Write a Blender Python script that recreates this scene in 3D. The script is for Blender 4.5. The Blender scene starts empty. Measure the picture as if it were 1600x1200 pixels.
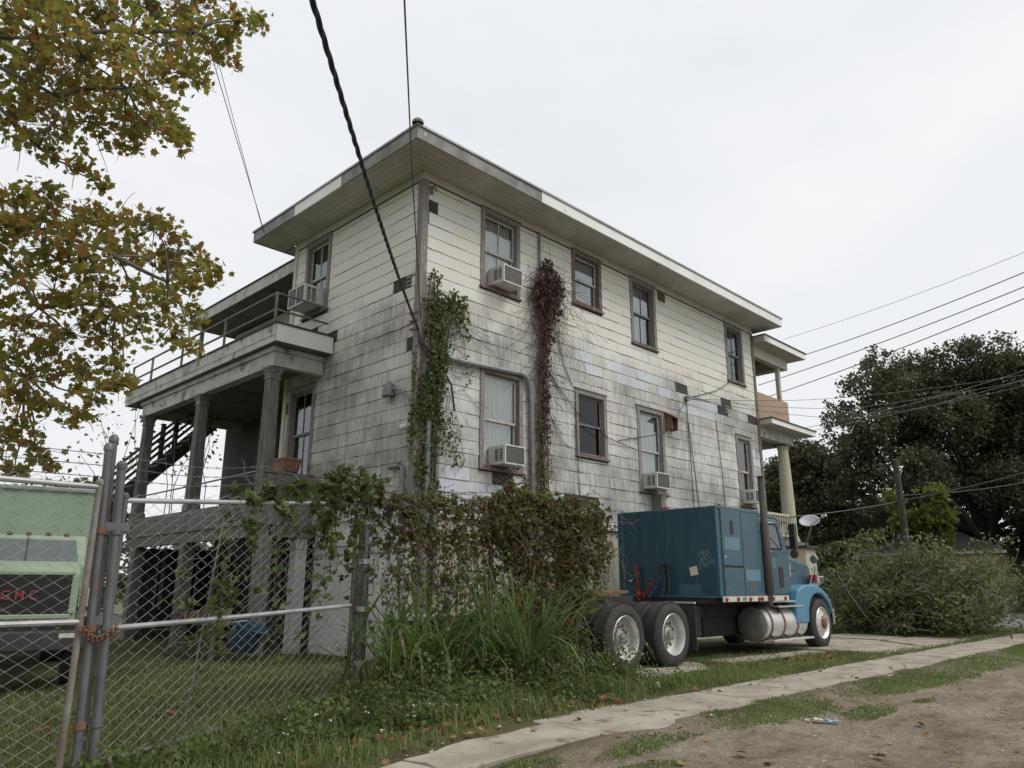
import bpy, math, random
import numpy as np
from mathutils import Vector, Matrix, noise as mn

random.seed(11)
rng = np.random.default_rng(5)
scn = bpy.context.scene
COL = scn.collection
R = math.radians

# ------------------------------------------------------------------ camera
CAM = Vector((-8.491, -10.902, 1.32))
yaw, pitch, roll = R(45.375), R(15.01), R(0.065)
fw = Vector((math.cos(pitch)*math.sin(yaw), math.cos(pitch)*math.cos(yaw), math.sin(pitch)))
rt = Vector((math.cos(yaw), -math.sin(yaw), 0)); up = rt.cross(fw)
rt2 = rt*math.cos(roll)+up*math.sin(roll); up2 = -rt*math.sin(roll)+up*math.cos(roll)
cd = bpy.data.cameras.new('camera'); cam = bpy.data.objects.new('camera', cd); COL.objects.link(cam)
cam.matrix_world = Matrix(((rt2.x, up2.x, -fw.x, CAM.x), (rt2.y, up2.y, -fw.y, CAM.y), (rt2.z, up2.z, -fw.z, CAM.z), (0, 0, 0, 1)))
cd.sensor_width = 36.0; cd.lens = 36.0*1177.1/1600.0
cd.clip_start = 0.05; cd.clip_end = 3000
scn.camera = cam

# ------------------------------------------------------------------ sky and light
SUN_EL, SUN_AZ = R(52), R(150)          # azimuth clockwise from +Y: light comes from the street side
w = bpy.data.worlds.new('World'); scn.world = w; w.use_nodes = True
nt = w.node_tree; nt.nodes.clear()
def N(tree, t, **kw):
    n = tree.nodes.new(t)
    for k, v in kw.items(): setattr(n, k, v)
    return n
sky = N(nt, 'ShaderNodeTexSky', sky_type='NISHITA'); sky.sun_disc = False
sky.sun_elevation = SUN_EL; sky.sun_rotation = SUN_AZ; sky.dust_density = 6; sky.air_density = 1.2
sc = N(nt, 'ShaderNodeVectorMath', operation='SCALE'); sc.inputs['Scale'].default_value = 0.07
tc = N(nt, 'ShaderNodeTexCoord')
mp = N(nt, 'ShaderNodeMapping'); mp.inputs['Scale'].default_value = (1.3, 1.3, 3.0)
nz = N(nt, 'ShaderNodeTexNoise'); nz.inputs['Scale'].default_value = 1.6; nz.inputs['Detail'].default_value = 5
rp = N(nt, 'ShaderNodeValToRGB')
rp.color_ramp.elements[0].position = .3; rp.color_ramp.elements[0].color = (.70, .722, .755, 1)
rp.color_ramp.elements[1].position = .72; rp.color_ramp.elements[1].color = (.815, .822, .83, 1)
mx = N(nt, 'ShaderNodeMix', data_type='RGBA'); mx.inputs['Factor'].default_value = .95   # cloud cover over the clear sky
bg = N(nt, 'ShaderNodeBackground'); bg.inputs['Strength'].default_value = 1.0
ow = N(nt, 'ShaderNodeOutputWorld')
L = nt.links.new
L(sky.outputs[0], sc.inputs[0]); L(tc.outputs['Generated'], mp.inputs[0]); L(mp.outputs[0], nz.inputs['Vector'])
L(nz.outputs[0], rp.inputs[0]); L(sc.outputs[0], mx.inputs['A']); L(rp.outputs[0], mx.inputs['B'])
L(mx.outputs['Result'], bg.inputs[0]); L(bg.outputs[0], ow.inputs[0])
sd = bpy.data.lights.new('sun', 'SUN'); sd.energy = 1.5; sd.angle = R(28); sd.color = (1, .97, .93)
so = bpy.data.objects.new('sun', sd); COL.objects.link(so)
dirv = Vector((math.sin(SUN_AZ)*math.cos(SUN_EL), math.cos(SUN_AZ)*math.cos(SUN_EL), math.sin(SUN_EL)))
so.rotation_euler = dirv.to_track_quat('Z', 'Y').to_euler(); so.location = dirv*60
vs = scn.view_settings; vs.view_transform = 'Standard'; vs.look = 'None'; vs.exposure = 0.26; vs.gamma = 1.0
vs.use_curve_mapping = False
scn.cycles.max_bounces = 8; scn.cycles.diffuse_bounces = 3; scn.cycles.glossy_bounces = 3; scn.cycles.transmission_bounces = 4; scn.cycles.transparent_max_bounces = 8

# ------------------------------------------------------------------ helpers
WL = {}                                   # frame origin of each parent (translation only)
def V(*a): return Vector(a)
class MB:
    def __init__(s): s.v = []; s.f = []
    def add(s, vs_, fs):
        o = len(s.v); s.v += [tuple(v) for v in vs_]; s.f += [tuple(i+o for i in f) for f in fs]; return s
    def box(s, x0, x1, y0, y1, z0, z1):
        return s.add([(x0,y0,z0),(x1,y0,z0),(x1,y1,z0),(x0,y1,z0),(x0,y0,z1),(x1,y0,z1),(x1,y1,z1),(x0,y1,z1)],
                     [(0,3,2,1),(4,5,6,7),(0,1,5,4),(1,2,6,5),(2,3,7,6),(3,0,4,7)])
    def bar(s, p, q, w_, h_, upv=(0,0,1)):
        p = Vector(p); q = Vector(q); d = (q-p).normalized(); u = Vector(upv)
        if abs(d.dot(u)) > .98: u = Vector((1,0,0))
        a = d.cross(u).normalized()*(w_/2); b = a.cross(d).normalized()*(h_/2)
        vv = [p-a-b, p+a-b, p+a+b, p-a+b, q-a-b, q+a-b, q+a+b, q-a+b]
        return s.add(vv, [(0,3,2,1),(4,5,6,7),(0,1,5,4),(1,2,6,5),(2,3,7,6),(3,0,4,7)])
    def tube(s, pts, r, n=6, cap=True):
        pts = [Vector(p) for p in pts]; m = len(pts)
        rs = r if isinstance(r, (list, tuple)) else [r]*m
        t0 = (pts[1]-pts[0]).normalized(); u = Vector((0,0,1)) if abs(t0.z) < .9 else Vector((1,0,0))
        a = t0.cross(u).normalized(); o = len(s.v)
        for i, p in enumerate(pts):
            t = (pts[min(i+1, m-1)]-pts[max(i-1, 0)])
            t = t.normalized() if t.length > 1e-9 else t0
            a = (a-t*a.dot(t)); a = a.normalized() if a.length > 1e-6 else t.orthogonal().normalized()
            b = t.cross(a)
            for k in range(n):
                g = 2*math.pi*k/n; s.v.append(tuple(p+(a*math.cos(g)+b*math.sin(g))*rs[i]))
        for i in range(m-1):
            for k in range(n):
                k2 = (k+1) % n
                s.f.append((o+i*n+k, o+i*n+k2, o+(i+1)*n+k2, o+(i+1)*n+k))
        if cap:
            s.f.append(tuple(o+k for k in reversed(range(n)))); s.f.append(tuple(o+(m-1)*n+k for k in range(n)))
        return s
    def lathe(s, c, axis, prof, n=24):      # prof: [(radius, along)], closed ends where radius is 0
        c = Vector(c); ax = Vector(axis).normalized(); a = ax.orthogonal().normalized(); b = ax.cross(a)
        o = len(s.v)
        for r_, t in prof:
            for k in range(n):
                g = 2*math.pi*k/n; s.v.append(tuple(c+ax*t+(a*math.cos(g)+b*math.sin(g))*max(r_, 1e-4)))
        for i in range(len(prof)-1):
            for k in range(n):
                k2 = (k+1) % n; s.f.append((o+i*n+k, o+i*n+k2, o+(i+1)*n+k2, o+(i+1)*n+k))
        return s
    def prism(s, poly, d):                  # poly: 3d points, extruded by d
        p = [Vector(q) for q in poly]; d = Vector(d); n = len(p)
        return s.add(p+[q+d for q in p], [tuple(reversed(range(n))), tuple(range(n, 2*n))]+[(i, (i+1) % n, n+(i+1) % n, n+i) for i in range(n)])
    def build(s, name, mat, parent=None, smooth=False, bevel=0, seg=2, sharp=35):
        me = bpy.data.meshes.new(name)
        vv = np.array(s.v, dtype=float)
        loc = np.array(((vv[:,0].min()+vv[:,0].max())/2, (vv[:,1].min()+vv[:,1].max())/2, vv[:,2].min()))
        me.from_pydata((vv-loc).tolist(), [], s.f); me.update()
        return finish(me, name, mat, parent, loc, smooth, bevel, seg, sharp)
def finish(me, name, mat, parent, loc, smooth=False, bevel=0, seg=2, sharp=35):
    me.materials.append(mat)
    o = bpy.data.objects.new(name, me); COL.objects.link(o)
    if smooth:
        me.polygons.foreach_set('use_smooth', [True]*len(me.polygons))
        if sharp: me.set_sharp_from_angle(angle=R(sharp))
    if bevel:
        b = o.modifiers.new('bevel', 'BEVEL'); b.width = bevel; b.segments = seg; b.limit_method = 'ANGLE'; b.angle_limit = R(40)
    loc = Vector([float(q) for q in loc]); WL[o.name] = loc
    if parent:
        o.parent = parent; o.location = loc-WL[parent.name]
    else: o.location = loc
    return o
def thing(name, label, cat, loc=(0,0,0), group=None, rotz=None):
    o = bpy.data.objects.new(name, None); COL.objects.link(o); o.location = loc; o.empty_display_size = .3
    WL[o.name] = Vector(loc)
    if rotz is not None: o.rotation_euler = (0, 0, rotz); WL[o.name] = Vector((0,0,0))
    return tag(o, label, cat, group)
def tag(o, label=None, cat=None, group=None, kind=None):
    if label: o['label'] = label
    if cat: o['category'] = cat
    if group: o['group'] = group
    if kind: o['kind'] = kind
    return o
def part(name, mat, parent, *boxes, **kw):
    m = MB()
    for b in boxes: m.box(*b)
    return m.build(name, mat, parent, **kw)

# ------------------------------------------------------------------ materials
def ramp(nt_, cols, pos=None, interp='LINEAR'):
    r = N(nt_, 'ShaderNodeValToRGB'); e = r.color_ramp.elements; r.color_ramp.interpolation = interp
    n = len(cols); pos = pos or [i/(n-1) for i in range(n)]
    while len(e) < n: e.new(.5)
    for i in range(n): e[i].position = pos[i]; e[i].color = (*cols[i], 1)
    return r
def newmat(name):
    m = bpy.data.materials.new(name); m.use_nodes = True; t = m.node_tree
    return m, t, t.nodes['Principled BSDF'], t.nodes['Material Output']
def pnoise(t, scale, stretch=(1,1,1), detail=4, rough=.55):
    g = N(t, 'ShaderNodeNewGeometry'); mpp = N(t, 'ShaderNodeMapping'); mpp.inputs['Scale'].default_value = stretch
    n = N(t, 'ShaderNodeTexNoise'); n.inputs['Scale'].default_value = scale; n.inputs['Detail'].default_value = detail; n.inputs['Roughness'].default_value = rough
    t.links.new(g.outputs['Position'], mpp.inputs[0]); t.links.new(mpp.outputs[0], n.inputs['Vector']); return n
def M(name, c1, c2=None, scale=4, rough=.75, bump=.15, bscale=40, metal=0, stretch=(1,1,1), lo=.35, hi=.65, spots=None, spotscale=9, spotlo=.58, rvar=0):
    m, t, p, o = newmat(name); p.inputs['Roughness'].default_value = rough; p.inputs['Metallic'].default_value = metal
    c2 = c2 or tuple(x*.75 for x in c1)
    n = pnoise(t, scale, stretch, 6); r = ramp(t, [c1, c2], [lo, hi]); t.links.new(n.outputs[0], r.inputs[0]); col = r.outputs[0]
    if spots:
        n2 = pnoise(t, spotscale, stretch, 7, .65); r2 = ramp(t, [(0,0,0), (1,1,1)], [spotlo, spotlo+.08]); t.links.new(n2.outputs[0], r2.inputs[0])
        x = N(t, 'ShaderNodeMix', data_type='RGBA'); t.links.new(r2.outputs[0], x.inputs['Factor']); t.links.new(col, x.inputs['A']); x.inputs['B'].default_value = (*spots, 1); col = x.outputs['Result']
    t.links.new(col, p.inputs['Base Color'])
    if bump:
        n3 = pnoise(t, bscale, stretch, 5); b = N(t, 'ShaderNodeBump'); b.inputs['Strength'].default_value = bump; b.inputs['Distance'].default_value = .02
        t.links.new(n3.outputs[0], b.inputs['Height']); t.links.new(b.outputs[0], p.inputs['Normal'])
    return m
def leafmat(name, cols, pos=None, trans=.35, rough=.5, big=.6, bigscale=1.2):
    m, t, p, o = newmat(name); g = N(t, 'ShaderNodeNewGeometry')
    r = ramp(t, cols, pos); t.links.new(g.outputs['Random Per Island'], r.inputs[0])
    n = pnoise(t, bigscale, (1,1,1), 3); mr = N(t, 'ShaderNodeMapRange'); mr.inputs[1].default_value = .3; mr.inputs[2].default_value = .7; mr.inputs[3].default_value = big; mr.inputs[4].default_value = 1.25
    t.links.new(n.outputs[0], mr.inputs[0])
    s_ = N(t, 'ShaderNodeVectorMath', operation='SCALE'); t.links.new(r.outputs[0], s_.inputs[0]); t.links.new(mr.outputs[0], s_.inputs['Scale'])
    t.links.new(s_.outputs[0], p.inputs['Base Color']); p.inputs['Roughness'].default_value = rough; p.inputs['Specular IOR Level'].default_value = .3
    tr = N(t, 'ShaderNodeBsdfTranslucent'); t.links.new(s_.outputs[0], tr.inputs[0]); ms = N(t, 'ShaderNodeMixShader'); ms.inputs[0].default_value = trans
    t.links.new(p.outputs[0], ms.inputs[1]); t.links.new(tr.outputs[0], ms.inputs[2]); t.links.new(ms.outputs[0], o.inputs[0])
    return m
def math_(t, op, a, b=None, c=None):
    n = N(t, 'ShaderNodeMath', operation=op)
    for i, q in enumerate((a, b, c)):
        if q is None: continue
        if isinstance(q, (int, float)): n.inputs[i].default_value = q
        else: t.links.new(q, n.inputs[i])
    return n.outputs[0]
def maprange(t, v, a, b, c, d):
    n = N(t, 'ShaderNodeMapRange'); n.interpolation_type = 'SMOOTHSTEP'; t.links.new(v, n.inputs[0])
    for i, q in zip((1,2,3,4), (a,b,c,d)): n.inputs[i].default_value = q
    return n.outputs[0]
CZ0, CH, SW = 9.165, .267, .61             # first course line, course height, shingle width
def siding(name, pale=False):
    m, t, p, o = newmat(name); lk = t.links.new
    g = N(t, 'ShaderNodeNewGeometry'); sx = N(t, 'ShaderNodeSeparateXYZ'); lk(g.outputs['Position'], sx.inputs[0])
    X, Y, Z = sx.outputs; u = math_(t, 'ADD', X, Y)
    row = math_(t, 'DIVIDE', math_(t, 'SUBTRACT', CZ0, Z), CH); rf = math_(t, 'FLOOR', row); fr = math_(t, 'SUBTRACT', row, rf)
    cu = math_(t, 'FLOOR', math_(t, 'ADD', math_(t, 'DIVIDE', u, SW), math_(t, 'MULTIPLY', rf, .37)))
    cx = N(t, 'ShaderNodeCombineXYZ'); lk(cu, cx.inputs[0]); lk(rf, cx.inputs[1])
    wn = N(t, 'ShaderNodeTexWhiteNoise', noise_dimensions='2D'); lk(cx.outputs[0], wn.inputs['Vector']); rnd = wn.outputs['Value']
    if pale: r = ramp(t, [(.58,.61,.655), (.64,.665,.70), (.62,.64,.65)])
    else: r = ramp(t, [(.68,.665,.59), (.70,.69,.625), (.69,.685,.64), (.69,.67,.58)])
    lk(rnd, r.inputs[0])
    # greyer towards the lower storey
    gm = N(t, 'ShaderNodeMix', data_type='RGBA'); lk(r.outputs[0], gm.inputs['A']); gm.inputs['B'].default_value = (.65,.645,.605,1)
    lk(maprange(t, Z, 7.0, 4.6, 0, 0 if pale else .8), gm.inputs['Factor'])
    # dirt streaks that run down each course
    cv = N(t, 'ShaderNodeCombineXYZ'); lk(math_(t, 'MULTIPLY', u, 17), cv.inputs[0]); lk(math_(t, 'MULTIPLY', Z, 1.3), cv.inputs[1]); lk(math_(t, 'MULTIPLY', rf, .16), cv.inputs[2])
    n1 = N(t, 'ShaderNodeTexNoise'); n1.inputs['Scale'].default_value = 1.0; n1.inputs['Detail'].default_value = 7; n1.inputs['Roughness'].default_value = .68; lk(cv.outputs[0], n1.inputs['Vector'])
    n2 = pnoise(t, .62, (1,1,1.5), 4); n4 = pnoise(t, 60, (1,1,.35), 3)
    prof = N(t, 'ShaderNodeFloatCurve'); pc = prof.mapping.curves[0]
    pts = [(0,.66), (.12,.68), (.33,.60), (.45,.60), (.56,.62), (.63,.48), (.69,.22), (.78,.02), (1,.0)]
    pc.points[0].location = pts[0]; pc.points[1].location = pts[-1]
    for q in pts[1:-1]: pc.points.new(*q)
    prof.mapping.update(); lk(maprange(t, Z, 2.7, 9.3, 0, 1), prof.inputs['Value'])
    mr_ = N(t, 'ShaderNodeMapRange'); lk(Z, mr_.inputs[0]); mr_.inputs[1].default_value = 2.7; mr_.inputs[2].default_value = 9.3; lk(mr_.outputs[0], prof.inputs['Value'])
    amt = math_(t, 'ADD', prof.outputs[0], math_(t, 'MULTIPLY', math_(t, 'SUBTRACT', n2.outputs[0], .5), 1.25))
    amt = math_(t, 'ADD', amt, math_(t, 'MULTIPLY', math_(t, 'SUBTRACT', rnd, .5), .10))
    n6 = pnoise(t, 2.6, (1,1,.75), 7, .7); st = math_(t, 'ADD', math_(t, 'MULTIPLY', n1.outputs[0], .52), math_(t, 'MULTIPLY', n6.outputs[0], .36))
    st = math_(t, 'ADD', st, math_(t, 'MULTIPLY', n4.outputs[0], .12))
    d = math_(t, 'MULTIPLY', maprange(t, math_(t, 'ADD', st, math_(t, 'MULTIPLY', amt, .5)), .575, 1.03, 0, 1), .35 if pale else .82)
    dm = N(t, 'ShaderNodeMix', data_type='RGBA'); lk(d, dm.inputs['Factor']); lk(gm.outputs['Result'], dm.inputs['A']); dm.inputs['B'].default_value = (.145,.148,.14,1)
    # sparse rust
    n3 = pnoise(t, 1.1, (2,2,.5), 4); ru = math_(t, 'MULTIPLY', maprange(t, n3.outputs[0], .70, .78, 0, 1), .5)
    rm = N(t, 'ShaderNodeMix', data_type='RGBA'); lk(ru, rm.inputs['Factor']); lk(dm.outputs['Result'], rm.inputs['A']); rm.inputs['B'].default_value = (.50,.43,.20,1)
    lk(rm.outputs['Result'], p.inputs['Base Color']); p.inputs['Roughness'].default_value = .8; p.inputs['Specular IOR Level'].default_value = .25
    n5 = pnoise(t, 30, (1,1,.25), 5); b = N(t, 'ShaderNodeBump'); b.inputs['Strength'].default_value = .25; b.inputs['Distance'].default_value = .02; lk(n5.outputs[0], b.inputs['Height']); lk(b.outputs[0], p.inputs['Normal'])
    return m
MT = {}
MT['siding'] = siding('siding'); MT['pale'] = siding('siding_pale', True)
MT['underlay'] = M('underlay', (.035,.03,.027), (.07,.06,.05), 6, .9, .3, 20, stretch=(1,1,4))
MT['trim'] = M('weathered_trim', (.27,.245,.225), (.15,.135,.125), 5, .8, .35, 30, stretch=(6,6,1), spots=(.42,.40,.36), spotscale=5, spotlo=.56)
MT['redtrim'] = M('red_brown_trim', (.17,.115,.095), (.13,.10,.085), 5, .75, .3, 30, stretch=(3,3,1), spots=(.27,.245,.22), spotscale=6, spotlo=.54)
MT['whitesash'] = M('sash_paint', (.50,.49,.46), (.32,.31,.29), 9, .7, .2, 40)
MT['greysash'] = M('sash_grey', (.13,.13,.125), (.20,.195,.185), 7, .7, .2, 40)
MT['frieze'] = M('frieze_paint', (.58,.565,.48), (.47,.455,.385), 2.2, .75, .15, 25, stretch=(1,1,1), spots=(.25,.245,.21), spotscale=5, spotlo=.66)
MT['soffit'] = M('soffit_paint', (.57,.555,.50), (.45,.435,.39), 1.6, .8, .2, 30, spots=(.13,.13,.115), spotscale=3.3, spotlo=.63)
MT['fascia'] = M('fascia_paint', (.84,.84,.82), (.74,.74,.70), 1.3, .6, .1, 30, spots=(.30,.295,.26), spotscale=3, spotlo=.70)
MT['fasciaold'] = M('fascia_mildew', (.30,.30,.275), (.17,.17,.155), 2.6, .8, .3, 30, spots=(.58,.58,.55), spotscale=3.5, spotlo=.62)
MT['metal_edge'] = M('roof_edge_metal', (.36,.39,.39), (.25,.27,.27), 3, .5, .1, metal=.3)
MT['shingle_roof'] = M('roof_shingle', (.075,.07,.065), (.045,.043,.04), 9, .95, .4, 60)
MT['porchwood'] = M('porch_wood', (.235,.225,.205), (.125,.12,.11), 4, .85, .35, 35, stretch=(5,5,.7), spots=(.42,.41,.38), spotscale=6, spotlo=.66)
MT['porchpaint'] = M('porch_paint', (.52,.515,.47), (.36,.355,.32), 2.5, .75, .2, 30, spots=(.15,.145,.13), spotscale=3, spotlo=.57)
MT['darkwood'] = M('dark_wood', (.075,.068,.06), (.045,.04,.037), 5, .85, .3, 30)
MT['ceil'] = M('porch_ceiling', (.20,.195,.17), (.13,.125,.11), 2, .85, .2, 20)
MT['shaded_interior'] = M('shaded_interior', (.10,.095,.085), (.07,.066,.06), 2, .9, 0)  # dark tone also stands in for shade around the porches
MT['whitewall'] = M('painted_block', (.60,.60,.58), (.47,.47,.45), 1.4, .8, .25, 25, spots=(.28,.275,.25), spotscale=2.5, spotlo=.66)
MT['beigewall'] = M('beige_block', (.44,.42,.36), (.33,.31,.26), 1.6, .85, .3, 25, spots=(.18,.17,.14), spotscale=2.5, spotlo=.62)
MT['curtain'] = M('curtain', (.78,.75,.68), (.62,.58,.50), 3, .9, .3, 12, stretch=(8,8,.4))
MT['blind'] = M('blind', (.50,.53,.56), (.42,.44,.47), 2, .8, 0)
MT['acwhite'] = M('ac_enamel', (.60,.60,.57), (.50,.50,.47), 4, .5, .05, spots=(.34,.32,.27), spotscale=6, spotlo=.66)
MT['acgrille'] = M('ac_fins', (.075,.075,.078), (.12,.12,.12), 60, .6, .5, 120, stretch=(1,1,.1), metal=.3)
MT['pipe'] = M('grey_conduit', (.25,.26,.265), (.17,.175,.18), 5, .5, .1, metal=.35, spots=(.16,.10,.07), spotscale=8, spotlo=.64)
MT['rust'] = M('rust', (.24,.115,.06), (.13,.065,.04), 9, .85, .3, 50)
MT['terra'] = M('terracotta', (.33,.17,.12), (.25,.12,.085), 5, .8, .2)
MT['cable'] = M('black_cable', (.028,.028,.03), (.045,.045,.045), 8, .6, .1)
MT['wire'] = M('thin_wire', (.05,.05,.055), (.08,.08,.08), 8, .6, 0)
MT['glaz'] = None
def glass(name, tint=(.55,.6,.62), refl=.22, dark=.0):
    m, t, p, o = newmat(name)
    tr = N(t, 'ShaderNodeBsdfTransparent'); tr.inputs[0].default_value = (*tint, 1)
    gl = N(t, 'ShaderNodeBsdfGlossy'); gl.inputs['Roughness'].default_value = .04; gl.inputs[0].default_value = (.85,.88,.9,1)
    lw = N(t, 'ShaderNodeLayerWeight'); lw.inputs[0].default_value = .14
    f = math_(t, 'MULTIPLY_ADD', lw.outputs['Fresnel'], .8, refl)
    n = pnoise(t, 2.5, (1,1,1), 2); b = N(t, 'ShaderNodeBump'); b.inputs['Strength'].default_value = .05; b.inputs['Distance'].default_value = .05
    t.links.new(n.outputs[0], b.inputs['Height']); t.links.new(b.outputs[0], gl.inputs['Normal'])
    ms = N(t, 'ShaderNodeMixShader'); t.links.new(f, ms.inputs[0]); t.links.new(tr.outputs[0], ms.inputs[1]); t.links.new(gl.outputs[0], ms.inputs[2])
    t.links.new(ms.outputs[0], o.inputs[0]); return m
MT['glass'] = glass('window_glass', (.80,.83,.83), .14); MT['screen'] = glass('insect_screen', (.22,.23,.24), .05); MT['autoglass'] = glass('auto_glass', (.25,.32,.32), .18)

# ------------------------------------------------------------------ ground
def sstep(a, b, x):
    t_ = min(1, max(0, (x-a)/(b-a))); return t_*t_*(3-2*t_)
def gh(x, y):                               # height of the near ground
    z = -.17*sstep(-2.6, -6.2, x)
    r_ = sstep(-6.3, -7.4, y)
    if r_ > 0:
        z += r_*(-.05+.05*mn.noise(Vector((x*.55, y*1.1, 0)))+.022*mn.noise(Vector((x*2.2, y*3.1, 5)))+.016*mn.noise(Vector((x*6, y*7, 9))))
        for yc_, wd in ((-9.9, .34), (-8.35, .26)):
            q = (y-yc_-.25*math.sin(x*.35))/wd; z -= r_*.045*math.exp(-q*q)
    else: z += .012*mn.noise(Vector((x*1.7, y*1.7, 2)))
    if -6.7 < y < -4.9: e_ = sstep(.28, .62, abs(y+5.8)); z += e_*(.030+.045*mn.noise(Vector((x*1.3, y*2.2, 11)))+.02*mn.noise(Vector((x*5, y*5, 4))))*sstep(.9,.7,abs(y+5.8))-.03*(1-e_)
    return z
def ground_mat():
    m, t, p, o = newmat('ground_soil'); lk = t.links.new
    g = N(t, 'ShaderNodeNewGeometry'); sx = N(t, 'ShaderNodeSeparateXYZ'); lk(g.outputs['Position'], sx.inputs[0])
    wob = pnoise(t, .9, (1,1,1), 5); yy = math_(t, 'ADD', sx.outputs[1], math_(t, 'MULTIPLY', math_(t, 'SUBTRACT', wob.outputs[0], .5), 1.6))
    road = maprange(t, yy, -5.9, -6.9, 0, 1)
    n = pnoise(t, .75, (1,2.0,1), 9, .66); dirt = ramp(t, [(.115,.088,.062), (.195,.16,.118), (.265,.225,.172), (.31,.275,.22)], [.3,.45,.58,.75]); lk(n.outputs[0], dirt.inputs[0])
    n2 = pnoise(t, 45, (1,1,1), 6, .7); grav = ramp(t, [(.45,.45,.45), (1,1,1), (1.45,1.42,1.38)], [.3,.5,.72]); lk(n2.outputs[0], grav.inputs[0])
    nm = pnoise(t, 7, (1,1.5,1), 8, .75); mid = ramp(t, [(.55,.52,.48), (1,1,1), (1.25,1.24,1.2)], [.34,.5,.7]); lk(nm.outputs[0], mid.inputs[0])
    d0 = N(t, 'ShaderNodeMix', data_type='RGBA', blend_type='MULTIPLY'); d0.inputs['Factor'].default_value = .9; lk(dirt.outputs[0], d0.inputs['A']); lk(mid.outputs[0], d0.inputs['B'])
    dm = N(t, 'ShaderNodeMix', data_type='RGBA', blend_type='MULTIPLY'); dm.inputs['Factor'].default_value = .9; lk(d0.outputs['Result'], dm.inputs['A']); lk(grav.outputs[0], dm.inputs['B'])
    n3 = pnoise(t, 2.2, (1,1,1), 6); soil = ramp(t, [(.055,.045,.028), (.085,.082,.036), (.10,.10,.042), (.125,.095,.055)], [.3,.45,.6,.75]); lk(n3.outputs[0], soil.inputs[0])
    x = N(t, 'ShaderNodeMix', data_type='RGBA'); lk(road, x.inputs['Factor']); lk(soil.outputs[0], x.inputs['A']); lk(dm.outputs['Result'], x.inputs['B'])
    lk(x.outputs['Result'], p.inputs['Base Color']); p.inputs['Roughness'].default_value = .9; p.inputs['Specular IOR Level'].default_value = .2
    bn = pnoise(t, 22, (1,1,1), 8, .7); b = N(t, 'ShaderNodeBump'); b.inputs['Strength'].default_value = .9; b.inputs['Distance'].default_value = .04; lk(bn.outputs[0], b.inputs['Height']); lk(b.outputs[0], p.inputs['Normal'])
    return m
MT['ground'] = ground_mat()
gx = np.concatenate([np.arange(-16, 6, .11), np.arange(6, 26.1, .2)]); gy = np.concatenate([np.arange(-18, -5.2, .11), np.arange(-5.2, 14.1, .4)])
vv = []; edge_x = (gx[0], gx[-1]); edge_y = (gy[0], gy[-1])
for y in gy:
    for x in gx:
        vv.append((x, y, -.3 if x in edge_x or y in edge_y else gh(x, y)))
nx = len(gx); ff = [(j*nx+i, j*nx+i+1, (j+1)*nx+i+1, (j+1)*nx+i) for j in range(len(gy)-1) for i in range(nx-1)]
m = MB(); m.v = vv; m.f = ff
tag(m.build('dirt_ground', MT['ground'], smooth=True, sharp=0), kind='structure')
m = MB(); m.add([(-700,-700,-.3), (700,-700,-.3), (700,700,-.3), (-700,700,-.3)], [(0,1,2,3)])
MT['fargrass'] = M('far_ground', (.07,.085,.03), (.10,.095,.05), .3, .95, .2, 5)
tag(m.build('ground', MT['fargrass']), kind='structure')

MT['concrete'] = M('old_concrete', (.37,.33,.27), (.235,.205,.16), 1.9, .92, .5, 45, lo=.38, hi=.66, spots=(.15,.125,.09), spotscale=2.8, spotlo=.56)
MT['asphalt'] = M('asphalt', (.15,.145,.135), (.11,.108,.10), 1, .9, .3, 60)
MT['paintwhite'] = M('road_paint', (.6,.6,.57), (.4,.4,.38), 3, .8, .1)
def empty_struct(name, loc=(0,0,0)):
    o = bpy.data.objects.new(name, None); COL.objects.link(o); o.location = loc; WL[o.name] = Vector(loc); o['kind'] = 'structure'; return o
def slab(parent, pts, z, th, jag=.03, mat='concrete', tilt=0, zf=None):
    """irregular concrete slab with chipped edges; pts counter-clockwise (x, y)"""
    out = []
    n = len(pts)
    for i in range(n):
        a = Vector(pts[i]); b = Vector(pts[(i+1) % n]); k = max(2, int((b-a).length/.22))
        for j in range(k):
            q = a.lerp(b, j/k); d = jag*(2*random.random()-1)*(1 if j else .3)
            nn = Vector((-(b-a).y, (b-a).x)).normalized(); q = q+nn*d; out.append((q.x, q.y))
    cx = sum(q[0] for q in out)/len(out); cy = sum(q[1] for q in out)/len(out)
    a1 = tilt*(2*random.random()-1); a2 = tilt*(2*random.random()-1)
    top = [(q[0], q[1], (zf(q[0]) if zf else z)+a1*(q[0]-cx)+a2*(q[1]-cy)) for q in out]
    mm = MB(); mm.prism([(x, y, zz-th) for x, y, zz in top], (0, 0, th))
    return mm.build('slab', MT[mat], parent, bevel=.008, seg=1)
walk = empty_struct('sidewalk', (5, -5.85, 0))
x = -7.2; k = 0
while x < 21:
    ln = [1.55, 1.35, 1.75, 1.45, 1.6][k % 5]; k += 1
    y1 = -5.28+.03*math.sin(k*2.1); y0 = -6.33+.10*math.sin(k*1.3)
    zz = .016+gh(x+ln/2, -5.8)+.008*math.sin(k*3.3)
    if x < -3.4: y1 -= .22; y0 += .20
    slab(walk, [(x+.012, y0), (x+ln-.012, y0+.03*math.sin(k)), (x+ln-.012, y1), (x+.012, y1)], zz, .12, .03 if x > -3 else .05, tilt=.006, zf=lambda xx: .017-.17*sstep(-2.6,-6.2,xx)); x += ln
drv = empty_struct('driveway', (10, -3.5, 0))
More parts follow.
